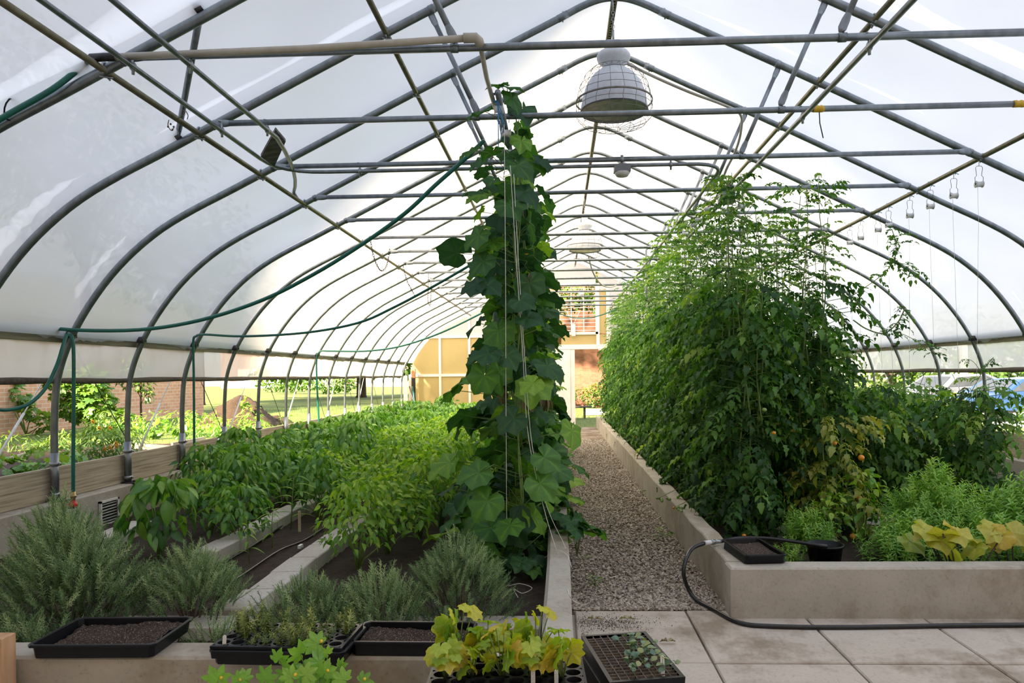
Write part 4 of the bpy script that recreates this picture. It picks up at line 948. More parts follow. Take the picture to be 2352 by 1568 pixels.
def dirmat(d, up=None, roll=None):
    """rotation whose +Y is d and whose +Z leans to up"""
    d = np.asarray(d, float); d = d / (np.linalg.norm(d, axis=1)[:, None] + 1e-9)
    if up is None: up = np.tile([0, 0, 1.0], (len(d), 1))
    x = np.cross(d, up); x /= np.linalg.norm(x, axis=1)[:, None] + 1e-9; z = np.cross(x, d)
    return np.stack([x, d, z], 2)
def zdir(d):
    """rotation whose +Z is d"""
    d = np.asarray(d, float); d = d / np.linalg.norm(d, axis=1)[:, None]; a = np.tile([1.0, 0.05, 0], (len(d), 1)); x = a - d * np.sum(a * d, 1)[:, None]
    x /= np.linalg.norm(x, axis=1)[:, None]; y = np.cross(d, x); return np.stack([x, y, d], 2)

# ------------------------------------------------------------------ plants
def herb_bush(name, label, cat, m, sprigs, rx, ry, h, n, L, seed, stem_m=None, low=0.15, group=None, up=0.75, tall=None):
    """bush made of upright leafy shoots springing from a woody middle"""
    r = RS(seed); t = thing(name, label, cat, (0, 0, 0), 0, group)
    a = r.rand(n) * 6.283; q = r.rand(n) ** 0.5; e = low + (1 - low) * r.rand(n) ** 0.7
    rad = q * np.sqrt(np.clip(1 - (e * 0.9) ** 2.2, 0.05, 1))
    pos = np.stack([rx * rad * np.cos(a), ry * rad * np.sin(a), h * e * (1 - 0.35 * q) * 0.92], 1)
    out = np.stack([np.cos(a) * q, np.sin(a) * q, np.full(n, up) + e * 0.5], 1) + r.randn(n, 3) * 0.22
    LL = L * r.uniform(0.65, 1.25, n); d = out / np.linalg.norm(out, axis=1)[:, None]
    mb = MB()
    for i, sp in enumerate(sprigs):
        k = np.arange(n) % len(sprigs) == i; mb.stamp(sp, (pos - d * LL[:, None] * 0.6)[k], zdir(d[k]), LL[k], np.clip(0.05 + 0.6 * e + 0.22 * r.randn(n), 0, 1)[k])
    mb.build('foliage', m, t)
    mb = MB()
    for i in range(14):
        j = r.randint(n); p = pos[j] * 0.85; mb.tube([(p[0] * .12, p[1] * .12, -0.02), (p[0] * .45, p[1] * .45, p[2] * .45), tuple(p)], [0.010, 0.006, 0.003], 5)
    mb.build('woody_stem', stem_m or M['wstem'], t); return t
def place(t, x, y, z, rz=0.0): t.location = (x, y, z); t.rotation_euler = (0, 0, rz); return t
RM = M['rosemary']
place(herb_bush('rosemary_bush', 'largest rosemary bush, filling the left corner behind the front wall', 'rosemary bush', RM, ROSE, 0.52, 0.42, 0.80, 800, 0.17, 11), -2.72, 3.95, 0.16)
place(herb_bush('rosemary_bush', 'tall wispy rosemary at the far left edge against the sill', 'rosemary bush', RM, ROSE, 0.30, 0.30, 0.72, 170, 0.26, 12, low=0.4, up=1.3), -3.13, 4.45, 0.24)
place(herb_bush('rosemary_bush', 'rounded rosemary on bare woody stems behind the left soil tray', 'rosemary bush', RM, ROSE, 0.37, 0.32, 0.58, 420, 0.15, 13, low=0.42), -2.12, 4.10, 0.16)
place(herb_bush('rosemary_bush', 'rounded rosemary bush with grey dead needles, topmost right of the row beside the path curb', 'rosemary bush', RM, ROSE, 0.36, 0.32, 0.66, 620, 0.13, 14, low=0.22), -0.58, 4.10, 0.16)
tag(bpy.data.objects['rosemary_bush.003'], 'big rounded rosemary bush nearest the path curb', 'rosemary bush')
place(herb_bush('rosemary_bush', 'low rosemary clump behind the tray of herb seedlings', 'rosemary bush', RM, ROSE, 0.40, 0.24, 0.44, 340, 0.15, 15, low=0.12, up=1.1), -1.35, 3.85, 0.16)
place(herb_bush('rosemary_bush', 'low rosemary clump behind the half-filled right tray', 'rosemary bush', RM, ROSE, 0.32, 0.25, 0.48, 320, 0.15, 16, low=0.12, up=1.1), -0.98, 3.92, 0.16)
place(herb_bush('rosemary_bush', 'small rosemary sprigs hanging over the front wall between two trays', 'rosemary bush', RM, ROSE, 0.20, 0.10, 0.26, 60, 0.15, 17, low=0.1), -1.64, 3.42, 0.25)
place(herb_bush('rosemary_bush', 'low rosemary tuft at the left end of the front wall', 'rosemary bush', RM, ROSE, 0.34, 0.14, 0.34, 110, 0.17, 18, low=0.1), -2.62, 3.50, 0.18)

def bushy(name, m, leaf, rad, h, n, ls, seed, droop=0.5, low=0.25, stems=9, stem_m=None, fruit=None):
    """small bushy plant: leaves on a crown, drooping outwards"""
    r = RS(seed); t = bpy.data.objects.new(name, None); COL.objects.link(t)
    a = r.rand(n) * 6.283; e = low + (1 - low) * r.rand(n) ** 0.8; q = np.sqrt(r.uniform(0.15, 1, n)); prof = np.sqrt(np.clip(1 - (np.clip(e - 0.45, 0, 1) / 0.60) ** 2, 0.02, 1)) * np.clip(0.55 + e, 0, 1)
    pos = np.stack([rad * q * prof * np.cos(a), rad * q * prof * np.sin(a), h * e], 1)
    d = np.stack([np.cos(a + r.randn(n) * .6), np.sin(a + r.randn(n) * .6), -droop + r.randn(n) * 0.4], 1)
    up = np.stack([0.35 * np.cos(a), 0.35 * np.sin(a), np.ones(n)], 1) + r.randn(n, 3) * 0.35
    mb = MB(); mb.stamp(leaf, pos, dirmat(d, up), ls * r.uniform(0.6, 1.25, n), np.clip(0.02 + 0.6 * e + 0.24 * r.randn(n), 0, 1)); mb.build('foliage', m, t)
    mb = MB()
    for i in range(stems):
        j = r.randint(n); p = pos[j]; mb.tube([(0, 0, -0.02), (p[0] * .25, p[1] * .25, p[2] * .4), tuple(p * (0.95, 0.95, 0.97))], [q * min(1, rad / .3) for q in (0.009, 0.006, 0.003)], 5)
    mb.build('stem', stem_m or M['stem'], t); return t
def mk(root, label, cat, group, x, y, z, rz, sc, first):
    if root.name not in KIDS: index_kids(root)
    if root.name in first: 
        c = dup(root, (x, y, z), rz, sc=sc)
    else: first.add(root.name); c = root; c.location = (x, y, z); c.rotation_euler = (0, 0, rz); c.scale = (sc,) * 3 if np.isscalar(sc) else sc
    c['label'] = label; c['category'] = cat; c['group'] = group; return c
FIRST = set()
# pepper plants (three habits) -----------------------------------------
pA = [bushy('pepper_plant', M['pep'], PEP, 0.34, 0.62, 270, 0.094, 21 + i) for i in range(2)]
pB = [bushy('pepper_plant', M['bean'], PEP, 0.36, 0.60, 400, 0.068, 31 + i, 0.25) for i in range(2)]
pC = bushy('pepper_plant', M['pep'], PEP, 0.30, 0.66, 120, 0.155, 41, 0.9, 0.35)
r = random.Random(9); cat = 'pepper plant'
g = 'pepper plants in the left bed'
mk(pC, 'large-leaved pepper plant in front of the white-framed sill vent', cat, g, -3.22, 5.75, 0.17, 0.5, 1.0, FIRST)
mk(pA[0], 'pepper plant just right of the large-leaved front one', cat, g, -2.75, 6.15, 0.17, 1.5, 0.85, FIRST)
mk(pB[0], 'bright upright pepper plant standing alone before the middle of the bed', cat, g, -1.50, 5.35, 0.17, 0.2, (0.85, 0.85, 1.12), FIRST)
mk(pB[1], 'second bright pepper plant, just behind the lone front one', cat, g, -1.40, 5.85, 0.17, 2.2, 1.05, FIRST)
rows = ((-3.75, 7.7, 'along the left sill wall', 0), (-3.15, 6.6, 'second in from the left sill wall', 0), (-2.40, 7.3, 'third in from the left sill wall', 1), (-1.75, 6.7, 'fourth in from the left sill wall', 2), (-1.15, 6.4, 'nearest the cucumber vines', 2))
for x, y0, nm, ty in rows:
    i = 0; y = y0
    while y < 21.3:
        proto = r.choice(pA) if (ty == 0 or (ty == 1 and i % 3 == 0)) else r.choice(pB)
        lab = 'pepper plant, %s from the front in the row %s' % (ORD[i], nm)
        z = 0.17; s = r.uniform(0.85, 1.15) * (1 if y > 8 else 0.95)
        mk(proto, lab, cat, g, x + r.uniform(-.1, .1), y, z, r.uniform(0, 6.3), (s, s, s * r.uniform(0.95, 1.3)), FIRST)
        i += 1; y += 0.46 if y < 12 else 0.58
# ginger-like slender shoots by the wooden tag
def shoot(seed, h):
    r = RS(seed); t = bpy.data.objects.new('slender_shoot', None); COL.objects.link(t)
    mb = MB(); mb.tube([(0, 0, 0), (0.01, 0.01, h * .5), (0.03, 0, h)], [0.006, 0.005, 0.002], 6); mb.build('stem', M['stem'], t)
    n = 11; u = np.linspace(0.25, 1, n); a = np.arange(n) * math.pi + r.randn(n) * .4; d = np.stack([np.cos(a), np.sin(a), 0.5 + 0 * a], 1)
    mb = MB(); mb.stamp(ovate(0.14, 6, 0.3, 0.7, 0.4), np.stack([0.03 * u, 0 * u, h * u], 1), dirmat(d), 0.20 * r.uniform(.7, 1.1, n), r.rand(n) * .5 + .3); mb.build('foliage', M['bean'], t); return t
sh = shoot(3, 0.45)
for i, (px, py, s, lab) in enumerate(((668, 1215, 1.1, 'tall slender grassy shoot beside the wooden plant tag'), (625, 1255, 0.8, 'thin young shoot on the bare soil left of the wooden tag'), (572, 1290, 0.75, 'thin young shoot on bare soil nearest the block row'), (600, 1180, 0.9, 'slender shoot rising among the pepper leaves behind the blocks'))):
    q = P(px, py, Z=.18); mk(sh, lab, 'young plant', 'slender shoots on the bare soil', q.x, q.y, .17, i * 1.3, s, FIRST)
cl = bushy('seedling', M['kale'], ROUND, 0.06, 0.06, 8, 0.06, 51, 0.0, 0.5, 3); q = P(522, 1310, Z=.18); mk(cl, 'small clover-like seedling on the bare soil', 'seedling', 'ground seedlings', q.x, q.y, .17, 0, 1, FIRST)
t = thing('plant_tag', 'upright wooden plant tag lettered down its face in the left bed', 'plant tag', P(688, 1216, Z=.2)); 
mb = MB(); mb.box(-0.013, 0.013, -0.002, 0.002, -0.02, 0.175); mb.build('stake', M['tagwood'], t, smooth=False)

# cucumbers ---------------------------------------------------------------
def cuke_plant(seed, H_, nleaf, wide=0.36, ls=(0.12, 0.175)):
    r = RS(seed); t = bpy.data.objects.new('cucumber_vine', None); COL.objects.link(t)
    sts = [(r.uniform(-.08, .08), r.uniform(-.12, .12)) for _ in range(3)]; mb = MB(); sm = MB()
    hs = []
    for sx, sy in sts:
        h = H_ * r.uniform(0.86, 1.0); hs.append(h); pts = [(sx * (0.3 + 0.7 * min(1, z * 2)) + 0.02 * math.sin(z * 5 + sx * 90), sy + 0.02 * math.cos(z * 4), z) for z in np.linspace(0, h, 26)]
        sm.tube(pts, 0.006, 6)
    z = H_ * r.rand(nleaf) ** 1.15; a = r.rand(nleaf) * 6.283; w = wide * (1 - 0.45 * (z / H_)) * r.uniform(0.25, 1.0, nleaf) * (1 + 0.25 * np.clip(0.5 - z, 0, 1))
    pos = np.stack([w * np.cos(a), w * np.sin(a) * 0.85, z + 0.05], 1); pos[:, 2] = np.maximum(pos[:, 2], 0.05)
    d = np.stack([np.cos(a + r.randn(nleaf) * .5), np.sin(a + r.randn(nleaf) * .5), -0.75 + r.randn(nleaf) * 0.45], 1); up = np.stack([np.cos(a) * .8, np.sin(a) * .8, np.full(nleaf, 0.9)], 1) + r.randn(nleaf, 3) * .3
    s = r.uniform(ls[0], ls[1], nleaf) * (1 - 0.22 * z / H_); mb.stamp(CUKE, pos, dirmat(d, up), s, np.clip(r.rand(nleaf) ** 1.4, 0, 1)); mb.build('foliage', M['cuke'], t)
    for i in range(nleaf):
        st = sts[i % 3]; p = pos[i]; zz = max(0.02, p[2] - 0.10); sm.tube([(st[0], st[1], zz), ((st[0] + p[0]) / 2, (st[1] + p[1]) / 2, zz + 0.07), tuple(p)], 0.0028, 4, caps=False)
    for i in range(7):
        b = r.uniform(0, 6.28); zz = r.uniform(0.8, H_); rr_ = r.uniform(0.15, 0.3); c = np.array([math.cos(b), math.sin(b), 0.0])
        sm.tube([tuple(c * (0.05 + rr_ * u) + np.array([0.02 * math.sin(u * 14), 0.02 * math.cos(u * 14), zz + 0.12 * u - 0.15 * u * u * 1.6])) for u in np.linspace(0, 1, 14)], 0.0013, 4, caps=False)
    sm.build('vine_stem', M['stem'], t)
    return t, sts
def add_cuke_extras(t, seed, H_, nf=2, nfl=3, dead=1):
    r = RS(seed + 500)
    for i in range(nf):
        b = r.uniform(3.6, 5.9); z = H_ * r.uniform(0.45, 0.9); mb = MB(); mb.lathe([(0.002, 0.0), (0.014, -0.01), (0.019, -0.05), (0.021, -0.10), (0.018, -0.15), (0.008, -0.175), (0.001, -0.178)], (0.14 * math.cos(b), 0.14 * math.sin(b), z), 10); mb.build('cucumber', M['cucfruit'], t)
    for i in range(nfl):
        b = r.uniform(3.3, 6.1); z = H_ * r.uniform(0.05, 0.9); mb = MB(); q = np.array([[0.27 * math.cos(b), 0.27 * math.sin(b), z]] * 5); aa = np.arange(5) * 1.2566
        mb.stamp(ovate(0.6, 3, .2, .2), q, rotm(aa, np.full(5, 0.6), np.zeros(5)), 0.022, 0.5); mb.build('flower', M['flower'], t)
    for i in range(dead):
        b = r.uniform(3.4, 6.0); z = H_ * r.uniform(0.1, 0.7); mb = MB(); n = 6; q = np.stack([np.full(n, 0.24 * math.cos(b)) + r.randn(n) * .015, np.full(n, 0.24 * math.sin(b)) + r.randn(n) * .015, np.full(n, z)], 1)
        mb.stamp(ovate(0.28, 5, .9, .1), q, dirmat(np.stack([r.randn(n) * .15, r.randn(n) * .15, -np.ones(n)], 1), np.tile([0, -1.0, 0.1], (n, 1)) + r.randn(n, 3) * .3), 0.17, r.rand(n)); mb.build('withered_leaf', M['dead'], t)
    return t
c0, _ = cuke_plant(61, 3.42, 84, 0.58, (0.14, 0.225)); add_cuke_extras(c0, 61, 3.2, 2, 4, 2)
c1, _ = cuke_plant(62, 3.15, 96, 0.54, (0.13, 0.21)); add_cuke_extras(c1, 62, 3.0, 2, 3, 1)
c2, _ = cuke_plant(63, 2.75, 96, 0.46, (0.11, 0.17)); add_cuke_extras(c2, 63, 2.6, 1, 3, 1)
def leaf_at(t, loc, items):
    sm = MB(); o = np.array(loc)
    for px, py, Y, s, d, up, ti in items:
        mb = MB(); p = np.array(tuple(P(px, py, Y=Y))) - o; mb.stamp(CUKE, p[None], dirmat(np.array([d], float), np.array([up], float)), s, ti); mb.build('large_leaf', M['cuke'], t)
        q = np.array([(p[0] * .15), (p[1] * .15), p[2] - .05]); sm.tube([tuple(q), tuple((p + q) / 2 + [0, 0, .05]), tuple(p)], 0.003, 5)
    sm.build('leaf_stalk', M['stem'], t)
leaf_at(c0, (-0.36, 5.52, 0.16), [(1112, 862, 5.0, .155, (-.55, 0, -.85), (-.1, -1, .3), .55), (1122, 812, 5.0, .165, (-.9, -.3, -.25), (0, -.5, .9), .12), (1165, 815, 5.0, .13, (.5, -.3, -.7), (.2, -.8, .6), .15),
    (1112, 255, 5.1, .14, (-1, -.2, -.35), (-.2, -.3, 1), .35), (1165, 200, 5.1, .13, (.8, 0, -.1), (0, -.4, 1), .3), (1175, 225, 5.1, .13, (.5, -.1, -.9), (.6, -.6, .5), .25), (1150, 195, 5.15, .12, (-.9, .1, 0), (0, -.3, 1), .3),
    (1085, 345, 5.2, .12, (-1, -.1, -.5), (-.3, -.5, .9), .3), (1100, 440, 5.2, .13, (-1, -.1, -.1), (-.1, -.4, 1), .2), (1095, 655, 5.1, .13, (-1, 0, -.3), (-.1, -.7, .7), .02), (1120, 655, 5.1, .13, (.6, -.3, -.4), (.1, -.7, .7), .02), (1190, 380, 5.2, .16, (.8, -.2, -.8), (.5, -.8, .5), .3),
    (1205, 440, 5.2, .16, (.7, -.2, -.8), (.5, -.6, .6), .12), (1170, 470, 5.1, .15, (.5, -.5, -.8), (.2, -1, .3), .3), (1100, 540, 5.2, .15, (-.8, 0, -.6), (-.4, -.7, .5), .32), (1110, 600, 5.2, .15, (-.7, -.2, -.7), (-.3, -.8, .5), .28),
    (1210, 730, 5.0, .14, (.9, -.3, -.3), (.1, -.6, .8), .05), (1195, 690, 5.0, .13, (.8, -.4, -.4), (.1, -.8, .6), .08), (1225, 880, 4.95, .12, (-.6, -.3, -.4), (.1, -.6, .8), .95), (1180, 960, 5.0, .15, (-.7, -.3, -.6), (0, -.8, .6), .05), (1100, 1085, 4.95, .17, (-.9, -.2, -.25), (0, -.6, .8), .5),
    (1120, 1150, 4.9, .17, (-.6, -.3, -.8), (-.2, -.9, .4), .45), (1250, 1050, 4.95, .15, (.9, -.2, -.6), (.3, -.8, .6), .4), (1240, 1110, 4.9, .16, (.8, -.3, -.9), (.2, -.8, .6), .5), (1280, 1080, 5.1, .14, (.9, -.1, -.4), (.3, -.5, .8), .3)])
r = random.Random(12); y = 5.52; i = 0
while y < 15.2:
    pr_ = c0 if i == 0 else (c1 if i in (1, 3) else (c2 if i % 2 else c1)); s = 1.0 if i < 2 else (r.uniform(0.90, 1.0) if y < 9 else r.uniform(0.72, 0.85))
    lab = ['tallest cucumber vine, front of the row by the path, its top leaves above the pipe'][0] if i == 0 else ('cucumber vine, %s from the front in the trellised row left of the path' % ORD[i] if i < 20 else 'cucumber vine at the far end of the row')
    mk(pr_, lab, 'cucumber vine', 'cucumber vines left of the path', -0.36 + (r.uniform(-.04, .04) if i else 0), y, 0.16, (0.0 if i < 2 else r.uniform(0, 6.3)), (1 if i < 2 else 1.0, 1, s), FIRST); y += 0.42 if y < 8 else 0.62; i += 1
# sprawling leaves at the foot of the vines
def sprawl(seed, n, rx, ry):
    r = RS(seed); t = bpy.data.objects.new('cucumber_shoot', None); COL.objects.link(t); a = r.rand(n) * 6.283; q = r.rand(n) ** .5
    pos = np.stack([rx * q * np.cos(a), ry * q * np.sin(a), 0.10 + 0.28 * r.rand(n)], 1); d = np.stack([np.cos(a), np.sin(a) - .3, -0.35 + r.randn(n) * .2], 1)
    mb = MB(); mb.stamp(CUKE, pos, dirmat(d, np.tile([0, -.3, 1.0], (n, 1)) + r.randn(n, 3) * .2), 0.17 * r.uniform(.7, 1.1, n), r.rand(n) * .6); mb.build('foliage', M['cuke'], t)
    mb = MB()
    for p in pos: mb.tube([(0, 0, 0), (p[0] * .5, p[1] * .5, p[2] * .9 + .05), tuple(p)], 0.0035, 5)
    mb.build('vine_stem', M['stem'], t); return t
s1 = sprawl(71, 11, 0.30, 0.25); mk(s1, 'broad low cucumber leaves spreading left at the foot of the front vine', 'cucumber vine', 'cucumber shoots at the foot of the vines', -0.66, 5.30, 0.16, 0.3, 1.05, FIRST)
s2 = sprawl(72, 7, 0.22, 0.2); mk(s2, 'cucumber leaves flopping over the curb end onto the gravel', 'cucumber vine', 'cucumber shoots at the foot of the vines', 0.12, 5.55, 0.22, 2.0, 0.9, FIRST)
mk(s2, 'small pale cucumber leaves on the soil before the front vine', 'cucumber vine', 'cucumber shoots at the foot of the vines', -0.22, 5.10, 0.14, 0.4, 0.62, FIRST)
mk(s1, 'cucumber leaves at the base of the vines behind the front one', 'cucumber vine', 'cucumber shoots at the foot of the vines', -0.72, 6.2, 0.16, 1.2, 0.95, FIRST)
# twines and spools over the cucumbers
def spool(loc, rz=0.0, hook=True, twine_to=None, label='', group='', blue=True, kids=True):
    t = thing('twine_spool', label, 'twine spool', loc, rz, group)
    mb = MB(); mb.lathe([(0.012, -0.030), (0.030, -0.030), (0.030, -0.027), (0.024, -0.024), (0.024, 0.024), (0.030, 0.027), (0.030, 0.030), (0.012, 0.030)], (0, 0, 0), 14, 'x'); mb.build('spool', M['tagplastic'], t)
    if hook:
        mb = MB(); mb.tube([(-0.034, 0, 0), (-0.036, 0, 0.06), (-0.022, 0, 0.075), (-0.030, 0, 0.145), (-0.02, 0, 0.16), (0.02, 0, 0.16), (0.030, 0, 0.145), (0.022, 0, 0.075), (0.036, 0, 0.06), (0.034, 0, 0)], 0.0022, 5); mb.tube([(0, 0, 0.16), (0, 0, 0.205), (0.0, 0.02, 0.235), (0, 0.0, 0.25)], 0.0022, 5); mb.build('wire_hook', M['darksteel'], t)
    if blue:
        mb = MB(); mb.tube([(0, -0.024, 0.19), (0.01, -0.02, 0.235), (-0.01, 0.024, 0.25), (0.004, 0.0, 0.215), (0.03, -0.03, 0.19)], 0.0035, 5); mb.build('blue_tie', M['bluetwine'], t)
    if twine_to is not None:
        o = Vector(loc); mb = MB(); mb.tube([(0, 0.024, 0), (0.002, 0.02, -0.3), Vector(twine_to) - o], 0.0014, 4, caps=False); mb.build('twine', M['twine'], t)
    return t
gR = 'twine spools hung from the right purlin'
for i, px in enumerate((2249, 2191, 2137, 2090, 2041, 2017, 1977, 1952, 1927)):
    py = 412 + (2249 - px) * 0.47; Yp = 3.70 * FPX / (px - 1284) * 1.0 - 0.0
    q = P(px, py, X=3.70)
    spool((3.70, q.y, 3.45 - 0.225), 0.0, True, (3.74, q.y + (0.15 if i % 3 == 0 else 0.02), 1.35 if i < 6 else 1.9), 'white twine spool on a wire hook, %s from the right along the low right purlin' % ORD[i], gR)
for i, (px, py) in enumerate(((1625, 466), (1603, 489), (1593, 506), (1574, 524))):
    q = P(px, py, X=1.47); spool((1.47, q.y, ZP - 0.235), 0.0, True, None, 'twine spool, %s from the near end on the conduit over the tall tomatoes' % ORD[i], 'twine spools over the tomatoes', False)
for i, (yy, zz) in enumerate(((7.1, 3.2), (8.0, 3.2))):
    spool((1.77, yy if yy < 7.6 else 8.2, ZP - 0.235), 0.4, True, (1.8, yy + .1, 2.2), 'twine spool on the right trellis pipe, %s the grey box' % ('just before' if i == 0 else 'just beyond'), 'twine spools over the tomatoes', False)
for i, yy in enumerate((4.86, 5.25, 5.62, 5.85, 6.1, 6.5, 7.0)):
    spool((-0.38 + 0.02 * (i % 2), yy, ZP - 0.06 - 0.03 * (i % 3)), 0.3 * i, False, None, 'white twine spool, %s from the open pipe end above the cucumbers' % ORD[i], 'twine spools over the cucumbers', False)
def twine(pts, label, r=0.0022, m='twine'):
    mb = MB(); mb.tube(spl(pts, 6), r, 5); tag(mb.build('twine', M[m]), label, 'twine', 'white twines')
twine([P(1158, 285, Y=4.9), P(1161, 600, Y=4.95), P(1162, 900, Y=5.0), P(1164, 1235, Y=5.15)], 'straight white twine hanging down the left face of the front cucumber vine')
twine([P(1172, 380, Y=5.0), P(1186, 600, Y=5.0), P(1200, 800, Y=5.0), P(1212, 990, Y=5.0), P(1240, 1130, Y=4.95), P(1272, 1245, Y=4.9), P(1300, 1320, Y=4.9), P(1310, 1372, Z=0.42), P(1345, 1390, Z=0.012)], 'slack white twine falling over the front cucumber vine and the curb to the gravel')
twine([P(1180, 400, Y=5.1), P(1192, 620, Y=5.05), P(1206, 830, Y=5.0), P(1222, 1020, Y=5.0), P(1255, 1160, Y=4.95), P(1298, 1255, Z=0.40), P(1312, 1300, Z=0.38)], 'second slack white twine beside the first on the front cucumber vine')
twine([P(1240, 1290, Z=.20), P(1275, 1264, Z=.402), P(1300, 1272, Z=.402), P(1307, 1285, Z=.39), P(1306, 1300, Z=.3)], 'short white twine looped across the curb top')
twine([P(1168, 1345, Z=.19), P(1195, 1340, Z=.2), P(1222, 1350, Z=.19), P(1200, 1362, Z=.19), P(1180, 1352, Z=.19), P(1190, 1372, Z=.19)], 'tangle of white string on the soil by the curb')
twine([P(1163, 1240, Z=.22), P(1170, 1320, Z=.2), P(1185, 1400, Z=.2)], 'dark thin line on the soil below the straight twine', 0.0018, 'blackhose')

# tomatoes ------------------------------------------------------------------
def tomato_plant(name, seed, H_, nleaf, wide, m, sz=0.30, top_thin=0.62, nst=3, flower=True):
    r = RS(seed); t = bpy.data.objects.new(name, None); COL.objects.link(t); sm = MB(); mb = MB()
    sts = [(r.uniform(-.14, .14), r.uniform(-.14, .14), r.uniform(.85, 1.0) * H_) for _ in range(nst)]
    for sx, sy, h in sts: sm.tube([(sx * min(1, z * 1.5) + 0.03 * math.sin(z * 4 + sx * 60), sy * min(1, z * 1.5), z) for z in np.linspace(0, h, 18)], [0.010 - 0.007 * u for u in np.linspace(0, 1, 18)], 6)
    e = r.rand(nleaf); dens = np.where(e > top_thin, r.rand(nleaf) < 0.55, True); e = e[dens]; n = len(e); z = 0.08 + H_ * 0.97 * e
    a = r.rand(n) * 6.283; w = wide * np.where(e > top_thin, 0.55, 1.0) * r.uniform(0.1, 1.0, n)
    st = np.array([sts[i % nst][:2] for i in range(n)]); pos = np.stack([st[:, 0] + w * .5 * np.cos(a), st[:, 1] + w * .5 * np.sin(a), z], 1)
    d = np.stack([np.cos(a), np.sin(a), 0.05 - 0.9 * (1 - e) * r.rand(n) + 0.35 * (e > top_thin)], 1); up = np.stack([0.3 * np.cos(a), 0.3 * np.sin(a), np.ones(n)], 1) + r.randn(n, 3) * .25
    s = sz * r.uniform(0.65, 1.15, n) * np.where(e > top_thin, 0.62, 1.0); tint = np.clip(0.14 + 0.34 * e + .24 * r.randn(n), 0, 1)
    for k in range(3):
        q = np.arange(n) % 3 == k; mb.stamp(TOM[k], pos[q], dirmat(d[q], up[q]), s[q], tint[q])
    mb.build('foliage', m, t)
    for i in range(0, n, 2): sm.tube([(st[i, 0], st[i, 1], max(0.03, z[i] - 0.04)), tuple(pos[i])], 0.003, 4, caps=False)
    sm.build('stem', M['stem'], t); return t
def fruits(t, spots):
    for (x, y, z, rr_, m) in spots: mb = MB(); mb.ball((x, y, z), rr_, 12, 0.92); mb.build('tomato', M[m], t)
T0 = [tomato_plant('tomato_plant', 81 + i, 3.35, 430, 0.56, M['tom'], 0.25, 0.70, 4) for i in range(3)]
fruits(T0[0], [(-.10, -.33, 1.55, .022, 'greenfruit'), (.02, -.36, 1.2, .02, 'greenfruit'), (.25, -.25, 1.6, .024, 'greenfruit'), (-.15, -.34, .12, .018, 'orange'), (.1, -.34, 1.0, .017, 'orange')])
fruits(T0[1], [(.12, -.36, 1.72, .026, 'greenfruit'), (.18, -.34, 1.62, .026, 'greenfruit'), (.25, -.3, 1.4, .022, 'greenfruit'), (.0, -.38, 1.3, .02, 'greenfruit'), (.26, -.32, .35, .026, 'orange')])
TL = tomato_plant('tomato_plant', 91, 1.27, 200, 0.60, M['tom'], 0.27, 0.95); TY = tomato_plant('tomato_plant', 95, 0.98, 110, 0.46, M['tomyellow'], 0.24, 0.98)
fruits(TY, [(.12, -.3, .68, .026, 'orange'), (.05, -.3, .05, .028, 'orange'), (-.1, -.33, .8, .02, 'orange')])
gT = 'tall tomato plants right of the path'; r = random.Random(21)
y = 6.35; i = 0
while y < 21.4:
    s = r.uniform(0.93, 1.03)
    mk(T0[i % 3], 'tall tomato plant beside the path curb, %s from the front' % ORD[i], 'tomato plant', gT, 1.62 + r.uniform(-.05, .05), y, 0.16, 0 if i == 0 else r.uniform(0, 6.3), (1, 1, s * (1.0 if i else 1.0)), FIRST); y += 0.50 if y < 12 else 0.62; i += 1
y = 6.75; i = 0
while y < 15:
    s = (0.97, 0.86, 0.95)[i % 3] if y < 9 else 0.9
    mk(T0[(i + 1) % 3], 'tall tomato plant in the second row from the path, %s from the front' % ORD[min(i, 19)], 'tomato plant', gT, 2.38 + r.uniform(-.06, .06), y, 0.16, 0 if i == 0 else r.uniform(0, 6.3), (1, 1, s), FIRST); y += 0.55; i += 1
mk(TY, 'yellowing tomato foliage with orange fruit at the foot of the second tomato row', 'tomato plant', gT, 2.40, 6.55, 0.16, 0, 1.05, FIRST)
g2 = 'shorter dark tomato plants by the right wall'
for x, y0, nm in ((3.20, 7.3, 'in the left row of the short dark tomatoes'), (4.05, 7.25, 'in the right row of the short dark tomatoes')):
    y = y0; i = 0
    while y < 19:
        mk(TL, 'plant %s from the front ' % ORD[i] + nm, 'tomato plant', g2, x + r.uniform(-.08, .08), y, 0.15, r.uniform(0, 6.3), (1, 1, r.uniform(0.92, 1.08)), FIRST); y += 0.55 if y < 11 else 0.75; i += 1
# stray side shoots reaching to the right
t = thing('tomato_shoot', 'long bare tomato side shoot arching right from the tall plants', 'tomato plant', P(1960, 740, Y=7.0)); o = Vector(t.location)
mb = MB(); L1 = spl([P(1960, 735, Y=7.0) - o, P(1990, 755, Y=6.9) - o, P(2030, 765, Y=6.8) - o, P(2062, 740, Y=6.8) - o, P(2080, 705, Y=6.8) - o]); mb.tube(L1, 0.006, 6)
L2 = spl([P(1940, 690, Y=7.0) - o, P(2015, 640, Y=6.9) - o, P(2052, 600, Y=6.85) - o, P(2058, 560, Y=6.8) - o, P(2048, 525, Y=6.8) - o]); mb.tube(L2, 0.004, 5)
L3 = spl([P(2052, 602, Y=6.85) - o, P(2085, 608, Y=6.85) - o, P(2110, 620, Y=6.8) - o]); mb.tube(L3, 0.003, 5); L4 = spl([P(2000, 745, Y=6.9) - o, P(2080, 770, Y=6.8) - o, P(2130, 800, Y=6.8) - o, P(2148, 815, Y=6.8) - o]); mb.tube(L4, 0.0028, 5)
mb.build('stem', M['stem'], t); r = RS(5); q = np.array(L1[8:] + L2[4:] + L3 + L4[6:] + L2[10:] + L1[14:]); n = len(q); mb = MB(); a = r.rand(n) * 6.28
